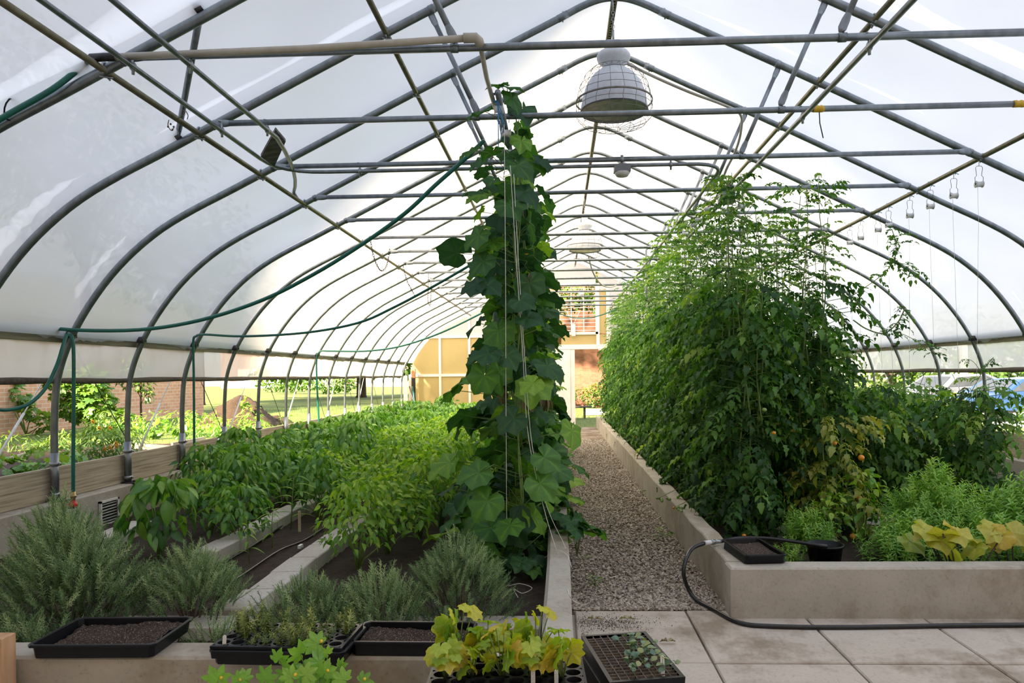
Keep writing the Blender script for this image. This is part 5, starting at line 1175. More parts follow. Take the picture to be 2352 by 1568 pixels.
mb.stamp(TOM[0], q + r.randn(n, 3) * .01, dirmat(np.stack([np.cos(a), np.sin(a), r.randn(n) * .5], 1)), 0.15 * r.uniform(.5, 1.1, n), r.rand(n) * .5); mb.build('foliage', M['tom'], t)
t = thing('tomato_shoot', 'upright tomato side shoot above the short dark tomatoes at the right', 'tomato plant', P(2180, 990, Y=7.2)); o = Vector(t.location)
mb = MB(); L1 = spl([P(2180, 990, Y=7.2) - o, P(2225, 910, Y=7.1) - o, P(2262, 845, Y=7.0) - o, P(2282, 820, Y=7.0) - o]); L2 = spl([P(2275, 990, Y=7.2) - o, P(2288, 905, Y=7.2) - o, P(2280, 870, Y=7.2) - o]); mb.tube(L1, 0.003, 5); mb.tube(L2, 0.003, 5); L3 = spl([P(2255, 855, Y=7.05) - o, P(2235, 830, Y=7.05) - o, P(2218, 824, Y=7.05) - o]); mb.tube(L3, 0.0025, 5); mb.build('stem', M['stem'], t)
q = np.array(L1[8:] + L2[7:] + L3[8:]); n = len(q); a = r.rand(n) * 6.28; mb = MB(); mb.stamp(TOM[1], q, dirmat(np.stack([np.cos(a), np.sin(a), r.randn(n) * .4], 1)), 0.11 * r.uniform(.5, 1.1, n), r.rand(n) * .5); mb.build('foliage', M['tom'], t)
# fruit trusses on the curb
for i, (px, py) in enumerate(((1523, 1150), (1560, 1172))):
    t = thing('tomato_truss', ('green' if i == 0 else 'green and orange') + ' tomato truss drooping onto the top of the right curb', 'tomato truss', P(px, py, Z=.35)); r = RS(i + 3)
    for j in range(9):
        mb = MB(); c = (r.randn() * .04, r.randn() * .05, 0.005 + r.rand() * .02); mb.ball(c, 0.013, 10); mb.build('tomato', M['orange' if (i and j > 6) else 'greenfruit'], t)
    mb = MB(); mb.tube([(-.06, 0, 0.02), (0, 0.01, 0.045), (0.13, 0.06, 0.10), (0.25, 0.12, 0.14)], 0.003, 5); mb.build('stem', M['stem'], t)

# herbs on the right -------------------------------------------------------
MI = M['mint']
for i, (x, y, rx, h, n, L, lab) in enumerate(((2.95, 5.85, 0.50, 0.78, 300, 0.24, 'tall bright green herb bush, left of the pair before the short dark tomatoes'), (3.65, 5.75, 0.50, 0.74, 300, 0.24, 'tall bright green herb bush, right of the pair before the short dark tomatoes'),
        (1.98, 5.95, 0.24, 0.44, 90, 0.20, 'bright herb clump in front of the yellowing tomato'), (2.55, 5.55, 0.38, 0.40, 150, 0.18, 'lower bright herb patch left of the tall herb bushes'), (1.70, 5.50, 0.18, 0.20, 40, 0.13, 'small sprawling herb seedlings beside the grey slab'), (3.15, 5.50, 0.6, 0.40, 200, 0.18, 'low herb patch in front of the tall herb bushes'))):
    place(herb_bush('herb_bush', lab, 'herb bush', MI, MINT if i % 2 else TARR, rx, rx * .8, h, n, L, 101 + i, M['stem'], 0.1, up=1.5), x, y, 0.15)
bs = bushy('basil_plant', M['bean'], BASIL, 0.2, 0.62, 90, 0.075, 111, 0.3, 0.2); mk(bs, 'glossy basil plant left of the tall herb bushes', 'basil plant', 'basil plants', 2.55, 6.25, 0.15, 0, 1, FIRST); mk(bs, 'shorter glossy basil between the basil and the yellowing tomato', 'basil plant', 'basil plants', 2.22, 6.10, 0.15, 1.5, 0.75, FIRST)
def bigleaf(name, label, loc, m, n, seed, s=0.12):
    r = RS(seed); t = thing(name, label, 'squash plant', loc); a = r.rand(n) * 6.28; pos = np.stack([r.randn(n) * .16, r.randn(n) * .08, 0.22 + r.rand(n) * .14], 1)
    mb = MB(); mb.stamp(CUKE, pos, dirmat(np.stack([np.cos(a), np.sin(a), -.6 + r.randn(n) * .3], 1), np.tile([0, -.5, .9], (n, 1)) + r.randn(n, 3) * .3), s * r.uniform(.7, 1.2, n), r.rand(n)); mb.build('foliage', m, t)
    mb = MB(); [mb.tube([(p[0] * .3, p[1] * .3, 0), tuple(p)], 0.005, 5) for p in pos]; mb.build('stem', M['darksteel'], t)
q = P(2230, 1245, Y=4.95); bigleaf('squash_plant', 'yellowed squash leaves on dark stalks before the herb bushes', (q.x, 5.08, 0.16), M['yleaf'], 13, 5); bigleaf('squash_plant', 'yellowed squash leaves at the far right edge', (q.x + .38, 5.1, 0.16), M['yleaf'], 9, 6)

# ------------------------------------------------------------------ trays and foreground
def tray_shell(mb, w, d, h, lip=0.012, th=0.0025):
    a, b = w / 2, d / 2; tp = 0.86
    def ring(x, y, z, c=0.018): return [(-x + c, -y, z), (x - c, -y, z), (x, -y + c, z), (x, y - c, z), (x - c, y, z), (-x + c, y, z), (-x, y - c, z), (-x, -y + c, z)]
    R_ = [ring(a * tp + .02, b * tp + .01, 0), ring(a - lip, b - lip, h - 0.012), ring(a - lip, b - lip, h - 0.012), ring(a, b, h - 0.012), ring(a, b, h - 0.003), ring(a - 0.003, b - 0.003, h), ring(a - lip, b - lip, h), ring(a - lip - th, b - lip - th, h - 0.004), ring(a * tp + .02 - th, b * tp + .01 - th, th)]
    V = [p for q in R_ for p in q]; F = [(i * 8 + j, i * 8 + (j + 1) % 8, (i + 1) * 8 + (j + 1) % 8, (i + 1) * 8 + j) for i in range(8) for j in range(8)] + [tuple(range(7, -1, -1)), tuple(range(64, 72))]
    mb.add(V, F)
def soil_fill(w, d, z, seed, amp, slope=0.0):
    r = RS(seed); nx, ny = 44, 26; xs = np.linspace(-w / 2, w / 2, nx); ys = np.linspace(-d / 2, d / 2, ny); g = r.rand(ny, nx)
    for _ in range(1): g = (g + np.roll(g, 1, 0) + np.roll(g, 1, 1)) / 3
    big = np.sin(xs * 17 + seed)[None] * np.cos(ys * 13)[:, None]
    V = [(xs[i], ys[j], z + amp * (g[j, i] + 0.5 * big[j, i]) + slope * xs[i]) for j in range(ny) for i in range(nx)]
    return np.array(V), [(j * nx + i, j * nx + i + 1, (j + 1) * nx + i + 1, (j + 1) * nx + i) for j in range(ny - 1) for i in range(nx - 1)]
BP = M['blackplastic']
def open_tray(loc, rz, w, d, label, soil=None, tilt=0.0):
    t = thing('seed_tray', label, 'tray', loc, rz); t.rotation_euler = (tilt, 0, rz)
    mb = MB(); tray_shell(mb, w, d, 0.062); mb.build('tray_shell', BP, t, smooth=False)
    if soil: mb = MB(); mb.add(*soil_fill(w * .87, d * .86, soil[0], soil[1], soil[2], soil[3])); mb.build('potting_soil', M['mix'], t)
    return t
def hole_sheet(mb, w, d, nx, ny, z, rfrac, cup):
    """flat sheet with round holes and tapering cups"""
    cw, cd = w / nx, d / ny; n = 16
    for i in range(nx):
        for j in range(ny):
            cx, cy = -w / 2 + (i + .5) * cw, -d / 2 + (j + .5) * cd; rr_ = min(cw, cd) * rfrac; V = []; 
            for k in range(n):
                a = 2 * math.pi * (k + .5) / n; c, s_ = math.cos(a), math.sin(a); q = max(abs(c) / (cw / 2), abs(s_) / (cd / 2)); V.append((cx + c / q, cy + s_ / q, z))
            for fr, zz in ((1, z), (0.97, z - 0.004), (0.72, z - cup)): V += [(cx + rr_ * fr * math.cos(2 * math.pi * (k + .5) / n), cy + rr_ * fr * math.sin(2 * math.pi * (k + .5) / n), zz) for k in range(n)]
            mb.add(V, [(m_ * n + k, m_ * n + (k + 1) % n, (m_ + 1) * n + (k + 1) % n, (m_ + 1) * n + k) for m_ in range(3) for k in range(n)])
def plug_tray(loc, rz, w, d, nx, ny, label, group=None):
    t = thing('plug_tray', label, 'tray', loc, rz, group)
    mb = MB(); hole_sheet(mb, w - .02, d - .02, nx, ny, 0.055, 0.43, 0.04)
    a, b = w / 2, d / 2
    V = [(-a + .01, -b + .01, .055), (a - .01, -b + .01, .055), (a - .01, b - .01, .055), (-a + .01, b - .01, .055), (-a, -b, .053), (a, -b, .053), (a, b, .053), (-a, b, .053), (-a + .005, -b + .005, .0), (a - .005, -b + .005, .0), (a - .005, b - .005, .0), (-a + .005, b - .005, .0)]
    mb.add(V, [(i * 4 + j, (i + 1) * 4 + j, (i + 1) * 4 + (j + 1) % 4, i * 4 + (j + 1) % 4) for i in range(2) for j in range(4)]); mb.build('tray_sheet', BP, t, smooth=False)
    mb = MB(); cw, cd = (w - .02) / nx, (d - .02) / ny
    for i in range(nx):
        for j in range(ny): mb.lathe([(0.001, 0.0), (min(cw, cd) * 0.36, 0.001)], (-w / 2 + .01 + (i + .5) * cw, -d / 2 + .01 + (j + .5) * cd, 0.034), 8)
    mb.build('cell_soil', M['mix'], t); return t
t1c = (-2.03, 3.25)
open_tray((t1c[0], t1c[1], 0.402), math.radians(1.5), 0.56, 0.37, 'black tray of dark potting soil on the left end of the front wall', (0.025, 3, 0.022, 0.03))
open_tray((-1.185, 3.16, 0.402), math.radians(-2), 0.585, 0.33, 'black carrier tray under the round-hole tray of herb seedlings')
plug_tray((-1.19, 3.155, 0.425), math.radians(-2), 0.565, 0.30, 9, 4, 'black round-hole tray of wispy herb seedlings on the front wall')
open_tray((-0.655, 3.24, 0.402), math.radians(-1), 0.53, 0.27, 'black tray partly filled with soil, between the herb seedlings and the lime-leaved plants', (0.022, 5, 0.018, -0.03))
sd = herb_bush('herb_seedling', 'wispy herb seedling', 'seedling', M['seedherb'], TARR, 0.018, 0.018, 0.07, 6, 0.10, 131, M['stem'], 0.3, up=1.2)
sd2 = herb_bush('herb_seedling', 'wispy herb seedling', 'seedling', M['seedherb'], TARR, 0.03, 0.03, 0.13, 11, 0.10, 132, M['stem'], 0.3, up=1.2)
r = random.Random(6); cnt = 0
for j in range(4):
    for i in range(9):
        if (i, j) in ((0, 0), (1, 0), (8, 1), (8, 0), (0, 1)): continue
        lx, ly = -0.2725 + (i + .5) * .0606, -0.14 + (j + .5) * .07; a = math.radians(-2)
        lab = 'pale green wispy seedling, %s from the left in the %s row of the herb tray' % (ORD[i], ['front', 'second', 'third', 'back'][j])
        mk(r.choice((sd, sd2)), lab, 'seedling', 'herb seedlings in the round-hole tray', -1.19 + lx * math.cos(a) - ly * math.sin(a), 3.155 + lx * math.sin(a) + ly * math.cos(a), 0.459, r.uniform(0, 6), r.uniform(.6, 1.05), FIRST)
# lime lobed plants tray
STK = 'nested black trays under the lime-leaved plants'
for i in range(8):
    t = open_tray((-0.205, 2.72, 0.0 + 0.055 * i), math.radians(1.5), 0.56, 0.28, 'empty black tray, %s from the floor beneath the lime-leaved plants' % ORD[i]); t['group'] = STK
plug_tray((-0.205, 2.72, 0.448), math.radians(2.5), 0.575, 0.28, 8, 4, 'round-hole tray of lime-leaved plants at the front curb end')
for i in range(7): pass
LOB = lobed([(0, 1.0), (12, 0.88), (22, 0.78), (30, 0.74), (40, 0.88), (50, 0.95), (62, 0.84), (72, 0.72), (86, 0.80), (98, 0.86), (110, 0.76), (124, 0.66), (138, 0.70), (154, 0.60), (168, 0.34)], 0.06, 0.10, 0.4)
def limeplant(seed, n, h):
    r = RS(seed); t = bpy.data.objects.new('lime_leaved_plant', None); COL.objects.link(t); a = r.rand(n) * 6.28
    pos = np.stack([0.055 * r.rand(n) ** .5 * np.cos(a), 0.055 * r.rand(n) ** .5 * np.sin(a), h * (0.35 + .65 * r.rand(n))], 1)
    mb = MB(); mb.stamp(LOB, pos, dirmat(np.stack([np.cos(a), np.sin(a) - .5, -0.7 + r.randn(n) * .4], 1), np.tile([0, -.8, .8], (n, 1)) + r.randn(n, 3) * .3), 0.046 * r.uniform(.6, 1.2, n), r.rand(n) * .85); mb.build('foliage', M['lime'], t)
    mb = MB()
    for p in pos: mb.tube([(0, 0, 0), (p[0] * .5, p[1] * .5, p[2] * .6), tuple(p)], 0.0018, 5)
    mb.build('leaf_stalk', M['stem'], t); return t
lp_ = [limeplant(141, 12, 0.14), limeplant(142, 15, 0.17), limeplant(143, 9, 0.12)]
for i, (x, y, s, lab) in enumerate(((-.43, 2.67, 1.0, 'lime and orange leaved plant at the left front corner of its tray'), (-.40, 2.80, 1.35, 'taller lime-leaved plant at the left back of the tray'), (-.33, 2.68, .95, 'lime-leaved plant second from the left in front'), (-.29, 2.79, 1.15, 'lime-leaved plant second from the left at the back'), (-.22, 2.68, 1.15, 'darker green lobed plant at the tray middle front'),
        (-.20, 2.80, 1.15, 'green lobed plant at the tray middle back'), (-.12, 2.67, 1.05, 'lime-leaved plant right of the tray middle in front'), (-.10, 2.80, 1.3, 'yellow-green plant with the tallest leaf at the right back'), (-.03, 2.76, .85, 'amber-leaved plant right of the tall leaf'), (0.0, 2.67, 1.2, 'yellow lobed plant nearest the empty holes'))):
    mk(lp_[i % 3], lab, 'seedling', 'lime-leaved plants in the front tray', x, y, 0.485, i * 1.1, s, FIRST)
# square cell tray on its stack
cx_, cy_, az = 0.265, 2.905, math.radians(10.5)
for i in range(9):
    t = thing('cell_tray', 'black tray, %s from the floor in the stack by the curb end' % ORD[i], 'tray', (cx_ + 0.006 * math.sin(i * 2.2), cy_ + .004 * math.cos(i * 3), 0.047 * i), az + 0.02 * math.sin(i * 1.7), 'trays stacked by the curb end')
    mb = MB(); tray_shell(mb, 0.285, 0.485, 0.055); mb.build('tray_shell', BP, t, smooth=False)
t = thing('cell_tray', 'top square-cell tray with dying seedlings on the stack by the curb end', 'tray', (cx_, cy_, 0.430), az)
mb = MB(); w, d = 0.285, 0.485; a, b = w / 2, d / 2
V = [(-a, -b, .06), (a, -b, .06), (a, b, .06), (-a, b, .06), (-a + .016, -b + .016, .06), (a - .016, -b + .016, .06), (a - .016, b - .016, .06), (-a + .016, b - .016, .06), (-a + .004, -b + .004, .0), (a - .004, -b + .004, .0), (a - .004, b - .004, .0), (-a + .004, b - .004, .0)]
mb.add(V, [(0, 1, 5, 4), (1, 2, 6, 5), (2, 3, 7, 6), (3, 0, 4, 7), (0, 8, 9, 1), (1, 9, 10, 2), (2, 10, 11, 3), (3, 11, 8, 0)])
NX, NY = 8, 16; iw, idp = w - .032, d - .032
mb.build('tray_rim', BP, t, smooth=False); mb = MB()
for i in range(1, NX): x = -iw / 2 + iw * i / NX; mb.box(x - .0012, x + .0012, -idp / 2, idp / 2, 0.02, 0.0585)
for j in range(1, NY): y = -idp / 2 + idp * j / NY; mb.box(-iw / 2, iw / 2, y - .0012, y + .0012, 0.02, 0.0585)
mb.build('cell_grid', simple('dusty_plastic', (0.10, 0.09, 0.085), (0.22, 0.18, 0.15), 30, 0.6), t, smooth=False)
mb = MB(); mb.box(-iw / 2, iw / 2, -idp / 2, idp / 2, 0.012, 0.02); mb.build('tray_base', BP, t, smooth=False)
mb = MB(); V, F = soil_fill(iw, idp * .68, 0.040, 9, 0.014); V[:, 1] -= idp * .16; mb.add(V, F); mb.build('cell_soil', M['mix'], t)
ks = [bushy('brassica_seedling', M['kale'], ROUND, 0.028, 0.055, 6, 0.024, 151 + i, -0.2, .5, 4) for i in range(2)]
r = random.Random(8); lab_r = ['front', 'second', 'third', 'fourth', 'fifth', 'back']
for j in range(6):
    for i in range(3):
        lx = 0.0 + i * .042 + (0.0 if j > 1 else -.03 * (i == 0)); ly = -0.20 + j * 0.055
        if (j == 5 and i == 2): continue
        mk(ks[(i + j) % 2], 'blue-green seedling, %s from the left in the %s row of the square-cell tray' % (ORD[i], lab_r[j]), 'seedling', 'blue-green seedlings in the square-cell tray', cx_ + lx * math.cos(az) - ly * math.sin(az) + r.uniform(-.008, .008), cy_ + lx * math.sin(az) + ly * math.cos(az), 0.478, r.uniform(0, 6), r.uniform(.8, 1.3), FIRST)
def tag_(loc, h, rz, label, lines, tilt=0.0, m='tagplastic', w=0.016):
    t = thing('plant_tag', label, 'plant tag', loc, rz, None); t.rotation_euler = (tilt, 0, rz)
    mb = MB(); n = 8; V = [(-w / 2, z, 0) for z in ()]; prof = [(-w / 2, 0), (w / 2, 0), (w / 2, h - w / 2)] + [(w / 2 * math.cos(q), h - w / 2 + w / 2 * math.sin(q)) for q in np.linspace(0.2, math.pi - .2, n)] + [(-w / 2, h - w / 2)]
    k = len(prof); V = [(x, -0.0008, z) for x, z in prof] + [(x, 0.0008, z) for x, z in prof]; mb.add(V, [tuple(range(k)), tuple(range(2 * k - 1, k - 1, -1))] + [(j, k + j, k + (j + 1) % k, (j + 1) % k) for j in range(k)]); mb.build('label_stake', M[m], t, smooth=False)
    if lines:
        mb = MB(); r = random.Random(len(label))
        for li in range(lines):
            x = (li - (lines - 1) / 2) * w * .4; z = h - w * .5
            while z > h * 0.45:
                L = r.uniform(.0025, .005); pts = [(x + r.uniform(-.0022, .0022), -0.0013, z - L * q / 4) for q in range(5)]; mb.tube(pts, 0.0004, 4); z -= L + r.choice((.0008, .0008, .002))
        mb.build('handwriting', M['ink'], t)
    return t
tag_((-1.425, 3.035, 0.455), 0.062, 0, 'small blank white tag at the left front of the herb seedling tray', 0, -0.1)
tag_((-0.105, 2.600, 0.465), 0.085, 0, 'white handwritten tag at the front of the lime-leaved plants', 2, -0.15, w=0.015)
tag_((-0.022, 2.600, 0.465), 0.085, 0, 'white handwritten tag nearest the empty holes of the lime-leaved tray', 2, -0.15, w=0.014)
tag_((0.372, 2.72, 0.455), 0.10, 0.15, 'white handwritten tag in the square-cell tray', 1, -0.1, w=0.015)
mb = MB()
for q in range(9): mb.tube([(-.006, -0.003, .165 - q * .014), (.006, -0.003, .158 - q * .014)], 0.0012, 4)
o = mb.build('handwriting', M['ink'], bpy.data.objects['plant_tag'])
# new wood post at the left edge and foreground plant
t = thing('wooden_post', 'fresh pine post end at the bottom left corner', 'post', (P(0, 1480, Y=3.02).x - 0.05, 3.02, 0))
mb = MB(); xr = P(20, 1480, Y=3.02).x - t.location.x; mb.cbox(-0.06, xr, -0.04, 0.04, 0, P(10, 1463, Y=3.0).z, 0.004); mb.build('timber', M['newwood'], t, smooth=False)
def fore_vine(label, tips, base, seed):
    r = RS(seed); t = thing('potted_vine', label, 'vine plant', base); o = Vector(base); sm = MB(); pos = []; dd = []
    for px, py, Y in tips:
        e = P(px, py, Y=Y) - o; L = spl([(0, 0, 0), (e.x * .35, e.y * .4, e.z * .6), tuple(e)], 8); sm.tube(L, [0.005 - 0.0035 * u for u in np.linspace(0, 1, len(L))], 6)
        for u in (-1, -4, -7): pos.append(L[u]); dd.append([r.randn() * .8, -.4 + r.randn() * .3, .5 + r.randn() * .3])
    sm.build('stem', M['stem'], t); n = len(pos); mb = MB(); mb.stamp(HEUC, np.array(pos), dirmat(np.array(dd), np.tile([0, -1, .4], (n, 1))), 0.055 * r.uniform(.6, 1.2, n), r.rand(n) * .6 + .1); mb.build('foliage', M['mint'], t)
    for px, py, Y in tips[::2]: mb = MB(); mb.ball(P(px + 8, py - 6, Y=Y) - o, 0.006, 8); mb.build('flower_bud', M['flower'], t)
    mb = MB(); mb.lathe([(0.001, -.20), (.075, -.20), (.10, 0.0), (.108, 0), (.108, .015), (.095, .015), (.09, -.02), (.001, -.02)], (0, 0, 0), 20); mb.build('pot', BP, t)
fore_vine('sprawling light green vine with yellow buds before the front wall', ((640, 1515, 2.62), (690, 1500, 2.62), (730, 1478, 2.6), (752, 1500, 2.62), (745, 1545, 2.55), (700, 1550, 2.5), (670, 1555, 2.5), (790, 1560, 2.55), (830, 1565, 2.55), (610, 1560, 2.5), (780, 1530, 2.6)), (-0.85, 2.55, 0.2), 5)
fore_vine('small light green vine tips at the bottom edge left of the sprawling vine', ((500, 1562, 2.55), (560, 1560, 2.55), (545, 1566, 2.5)), (-1.15, 2.5, 0.2), 6)
# hose with its coupling, trays on the right curb
longpipe('rubber_hose', spl([P(1618, 1247, Z=.36), P(1592, 1258, Z=.345), P(1577, 1280, Z=.31), P(1570, 1315, Z=.22), P(1580, 1350, Z=.10), P(1600, 1378, Z=.03), P(1640, 1400, Z=.016), P(1700, 1430, Z=.016), P(1780, 1438, Z=.016), P(1950, 1440, Z=.016), P(2200, 1436, Z=.016), P(2420, 1434, Z=.016)]), 0.014, M['blackhose'], 'thick black hose looping from the right curb down to the gravel', 'hose')
t = thing('hose_coupling', 'silver and white coupling on the thick black hose atop the right curb', 'coupling', P(1618, 1247, Z=.36)); o = Vector(t.location); e = P(1652, 1243, Z=.36) - o
mb = MB(); mb.tube([(0, 0, 0), e * .45], 0.018, 12); mb.build('white_sleeve', M['tagplastic'], t); mb = MB(); mb.tube([e * .45, e * .7], 0.021, 8); mb.tube([e * .7, e * 1.1], 0.016, 12); mb.build('metal_fitting', M['galv_light'], t)
longpipe('rubber_hose', spl([P(1655, 1243, Z=.36), P(1690, 1236, Z=.36), P(1740, 1235, Z=.36), P(1800, 1240, Z=.36), P(1900, 1255, Z=.35)]), 0.014, M['blackhose'], 'black hose running right from the silver coupling along the bed edge', 'hose')
t = open_tray((1.33, 5.12, 0.335), 0.15, 0.28, 0.50, 'black seedling tray lying on the right bed corner by the hose', (0.03, 8, 0.01, 0)); t.rotation_euler = (0, 0, 0.1)
t = thing('plant_pot', 'round black pot rim among the right herbs', 'pot', (P(1862, 1238, Z=.3).x, 5.45, 0.15)); mb = MB(); mb.lathe([(0.001, 0), (0.10, 0), (0.125, 0.17), (0.135, 0.17), (0.135, 0.185), (0.12, 0.185), (0.115, 0.15), (0.001, 0.15)], n=24); mb.build('pot', BP, t)
# litter
for i, (px, py, z, lab) in enumerate(((1365, 1425, .005, 'curled dry leaf on the paving near the curb'), (1440, 1425, .005, 'small dry leaf on the paving below the gravel edge'), (1535, 1478, .005, 'pale dry leaf on the paving right of the square-cell tray'), (1240, 1300, .18, 'dry leaf on the soil by the curb'), (1190, 1250, .18, 'brown leaf on the soil below the front cucumber vine'))):
    q = P(px, py, Z=z); t = thing('fallen_leaf', lab, 'leaf', (q.x, q.y, z)); mb = MB(); r = RS(i); mb.stamp(ovate(.6, 5, .9, .3, .45, .1), np.zeros((2, 3)) + [0, 0, .012], dirmat(np.array([[1, .3 * i, .1], [-1, .5, .1]])), 0.055, r.rand(2) * .5 + .5); mb.build('leaf_blade', M['dead'], t)
wd = bushy('weed', M['weed'], LANCE, 0.08, 0.12, 26, 0.06, 161, -0.1, 0.2, 5)
for i, (px, py, s, lab) in enumerate(((1525, 1240, 1.0, 'green weed in the gravel at the foot of the right curb'), (1365, 1345, .7, 'small weed in the gravel near the left curb'), (1345, 1290, .5, 'tiny weed in the gravel beside the left curb'), (1490, 1140, .9, 'dry-looking weed at the foot of the right curb'))):
    q = P(px, py, Z=0); mk(wd, lab, 'weed', 'weeds in the gravel', q.x if i != 0 else min(q.x, 1.05), q.y, 0, i, s, FIRST)

# ------------------------------------------------------------------ outside
GZ = 0.20
xs = sorted(set(list(np.linspace(-70, -8, 24)) + list(np.linspace(-8, CX - 5.25, 14)) + [CX - 4.9, -3, 0, 3, CX + 4.9] + list(np.linspace(CX + 5.25, 12, 10)) + list(np.linspace(12, 60, 16)))); ys = sorted(set(list(np.linspace(-30, 22.2, 40)) + [22.6] + list(np.linspace(23, 60, 36)) + list(np.linspace(60, 130, 15))))
r = RS(3); V = []; nx = len(xs)
for y in ys:
    for x in xs:
        s = abs(x - CX); out = min(1, max(0, (s - 4.95) / 0.25)); 
        z = GZ * out - 0.12 * (1 - out) if y < 22.3 else (GZ * min(1, max(0, (s - 4) / 3)) - 0.015)
        V.append((x, y, z + (r.rand() * .02 if s > 6 else 0)))
mb = MB(); mb.add(V, [(j * nx + i, j * nx + i + 1, (j + 1) * nx + i + 1, (j + 1) * nx + i) for j in range(len(ys) - 1) for i in range(nx - 1)]); o = mb.build('ground', M['lawn']); struct(o)
mb = MB(); mb.box(11.0, 32, -10, 60, GZ, GZ + 0.03); o = mb.build('ground', M['asphalt'], smooth=False); struct(o)
# brick building on the left: low wing seen through the side, tall wing behind it nearer the camera
t = thing('brick_building', 'long pinkish brick building left of the greenhouse, seen under the rolled curtain', 'building', (-13.9, 10, GZ))
mb = MB(); mb.box(-4.5, 0, -12, 18.1, -.2, 3.1); mb.build('low_wing_wall', M['brick_side'], t, smooth=False)
mb = MB(); mb.box(-4.6, 0.08, -12, 18.2, 3.1, 3.3); mb.build('roof_edge', M['white'], t, smooth=False)
t = thing('head_house', 'tall brick building the greenhouse backs on to, behind the camera', 'building', (0, -5, 0))
mb = MB(); mb.box(-24, 16, -12, 0, -.2, 15.2); mb.build('wall', M['brick_side'], t, smooth=False)
t = thing('brick_building', 'red brick building beyond the far doorway', 'building', (1, 36, 0))
mb = MB(); mb.box(-8, 10, 0, 8, -.1, 7.2); mb.build('wall', M['brick_end'], t, smooth=False); mb = MB(); mb.box(-8.2, 10.2, -.2, 8, 7.2, 7.5); mb.build('roof_edge', M['white'], t, smooth=False)
t = thing('distant_building', 'distant pinkish building with white garage doors across the left lawn', 'building', (-33, 100, GZ))
mb = MB(); mb.box(-14, 14, 0, 10, -.2, 6); mb.build('wall', M['pinkwall'], t, smooth=False)
for a, b in ((-11.5, -3.2), (-2.6, 1.8), (8, 12)): mb = MB(); mb.box(a, b, -.15, 0, 0.0, 2.6); mb.build('garage_door', M['white'], t, smooth=False)
def leafy(name, label, cat, m, leaf, blobs, ls, seed, loc, trunk=None, group=None, hang=0.4, twig=True):
    r = RS(seed); t = thing(name, label, cat, loc, 0, group); mb = MB(); sm = MB()
    for (x, y, z, rx, ry, rz, n) in blobs:
        d = r.randn(n, 3); d /= np.linalg.norm(d, axis=1)[:, None]; q = r.uniform(.35, 1, n) ** .5; pos = np.array([x, y, z]) + d * q[:, None] * np.array([rx, ry, rz])
        dirs = d * [1, 1, .3] + [0, 0, -hang] + r.randn(n, 3) * .5; up = d * .6 + [0, 0, .9] + r.randn(n, 3) * .3
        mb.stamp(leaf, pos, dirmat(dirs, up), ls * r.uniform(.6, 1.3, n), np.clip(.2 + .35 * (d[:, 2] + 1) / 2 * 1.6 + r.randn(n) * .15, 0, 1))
        if twig: sm.tube([(0, 0, 0.02), (x * .5, y * .5, z * .5), (x, y, z)], [0.02, .012, .005], 5) if trunk is None else sm.tube([(0, 0, z * .55 + .9 * min(1, trunk * 3)), (x * .5, y * .5, z * .85 + .3 * min(1, trunk * 3)), (x, y, z)], [trunk * .35, trunk * .22, .02], 5)
    mb.build('foliage', m, t)
    if trunk:
        h = max(b[2] for b in blobs); sm.tube([(0, 0, -.1), (0.02, 0, .15), (0, 0.02, h * .5), (0.05, 0, h)], [trunk * 1.35, trunk, trunk * .8, trunk * .3], 12)
    
    if sm.V: sm.build('trunk' if trunk else 'stem', M['bark'] if trunk else M['stem'], t)
    return t
r = random.Random(31)
def crown(cx, cy, cz, R, n, k=16, sq=.75): return [(cx + r.uniform(-1, 1) * R * .65, cy + r.uniform(-1, 1) * R * .65, cz + r.uniform(-.9, .9) * R * sq * .6, R * .5, R * .5, R * .4, n // k) for _ in range(k)]
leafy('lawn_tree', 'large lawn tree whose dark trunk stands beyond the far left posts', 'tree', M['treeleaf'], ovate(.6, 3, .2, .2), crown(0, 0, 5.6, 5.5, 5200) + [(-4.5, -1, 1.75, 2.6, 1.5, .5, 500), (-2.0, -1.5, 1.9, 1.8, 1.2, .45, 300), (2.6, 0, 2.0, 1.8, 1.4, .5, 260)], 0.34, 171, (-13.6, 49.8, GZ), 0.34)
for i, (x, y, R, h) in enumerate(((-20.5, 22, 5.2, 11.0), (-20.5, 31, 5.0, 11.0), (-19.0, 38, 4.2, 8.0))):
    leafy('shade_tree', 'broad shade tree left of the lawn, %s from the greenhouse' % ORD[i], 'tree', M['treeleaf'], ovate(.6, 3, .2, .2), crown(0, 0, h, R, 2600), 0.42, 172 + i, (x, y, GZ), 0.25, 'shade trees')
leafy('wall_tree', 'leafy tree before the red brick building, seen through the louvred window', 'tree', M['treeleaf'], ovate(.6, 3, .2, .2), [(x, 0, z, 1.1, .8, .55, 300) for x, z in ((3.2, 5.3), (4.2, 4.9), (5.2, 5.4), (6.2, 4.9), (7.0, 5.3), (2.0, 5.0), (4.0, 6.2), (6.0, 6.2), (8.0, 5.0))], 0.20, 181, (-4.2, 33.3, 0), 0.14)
for i, (x, rz) in enumerate(((0.2, .9), (1.6, 1.1), (2.9, .8))):
    leafy('shrub', 'green shrub at the foot of the red brick wall, %s from the left' % ORD[i], 'shrub', M['treeleaf'], ovate(.6, 3, .2, .2), [(0, 0, .55 * rz, .65, .5, .5 * rz, 420), (.3, 0, .8 * rz, .5, .4, .4, 200)], 0.13, 185 + i, (x, 35.0, 0), None, 'shrubs at the far brick wall')
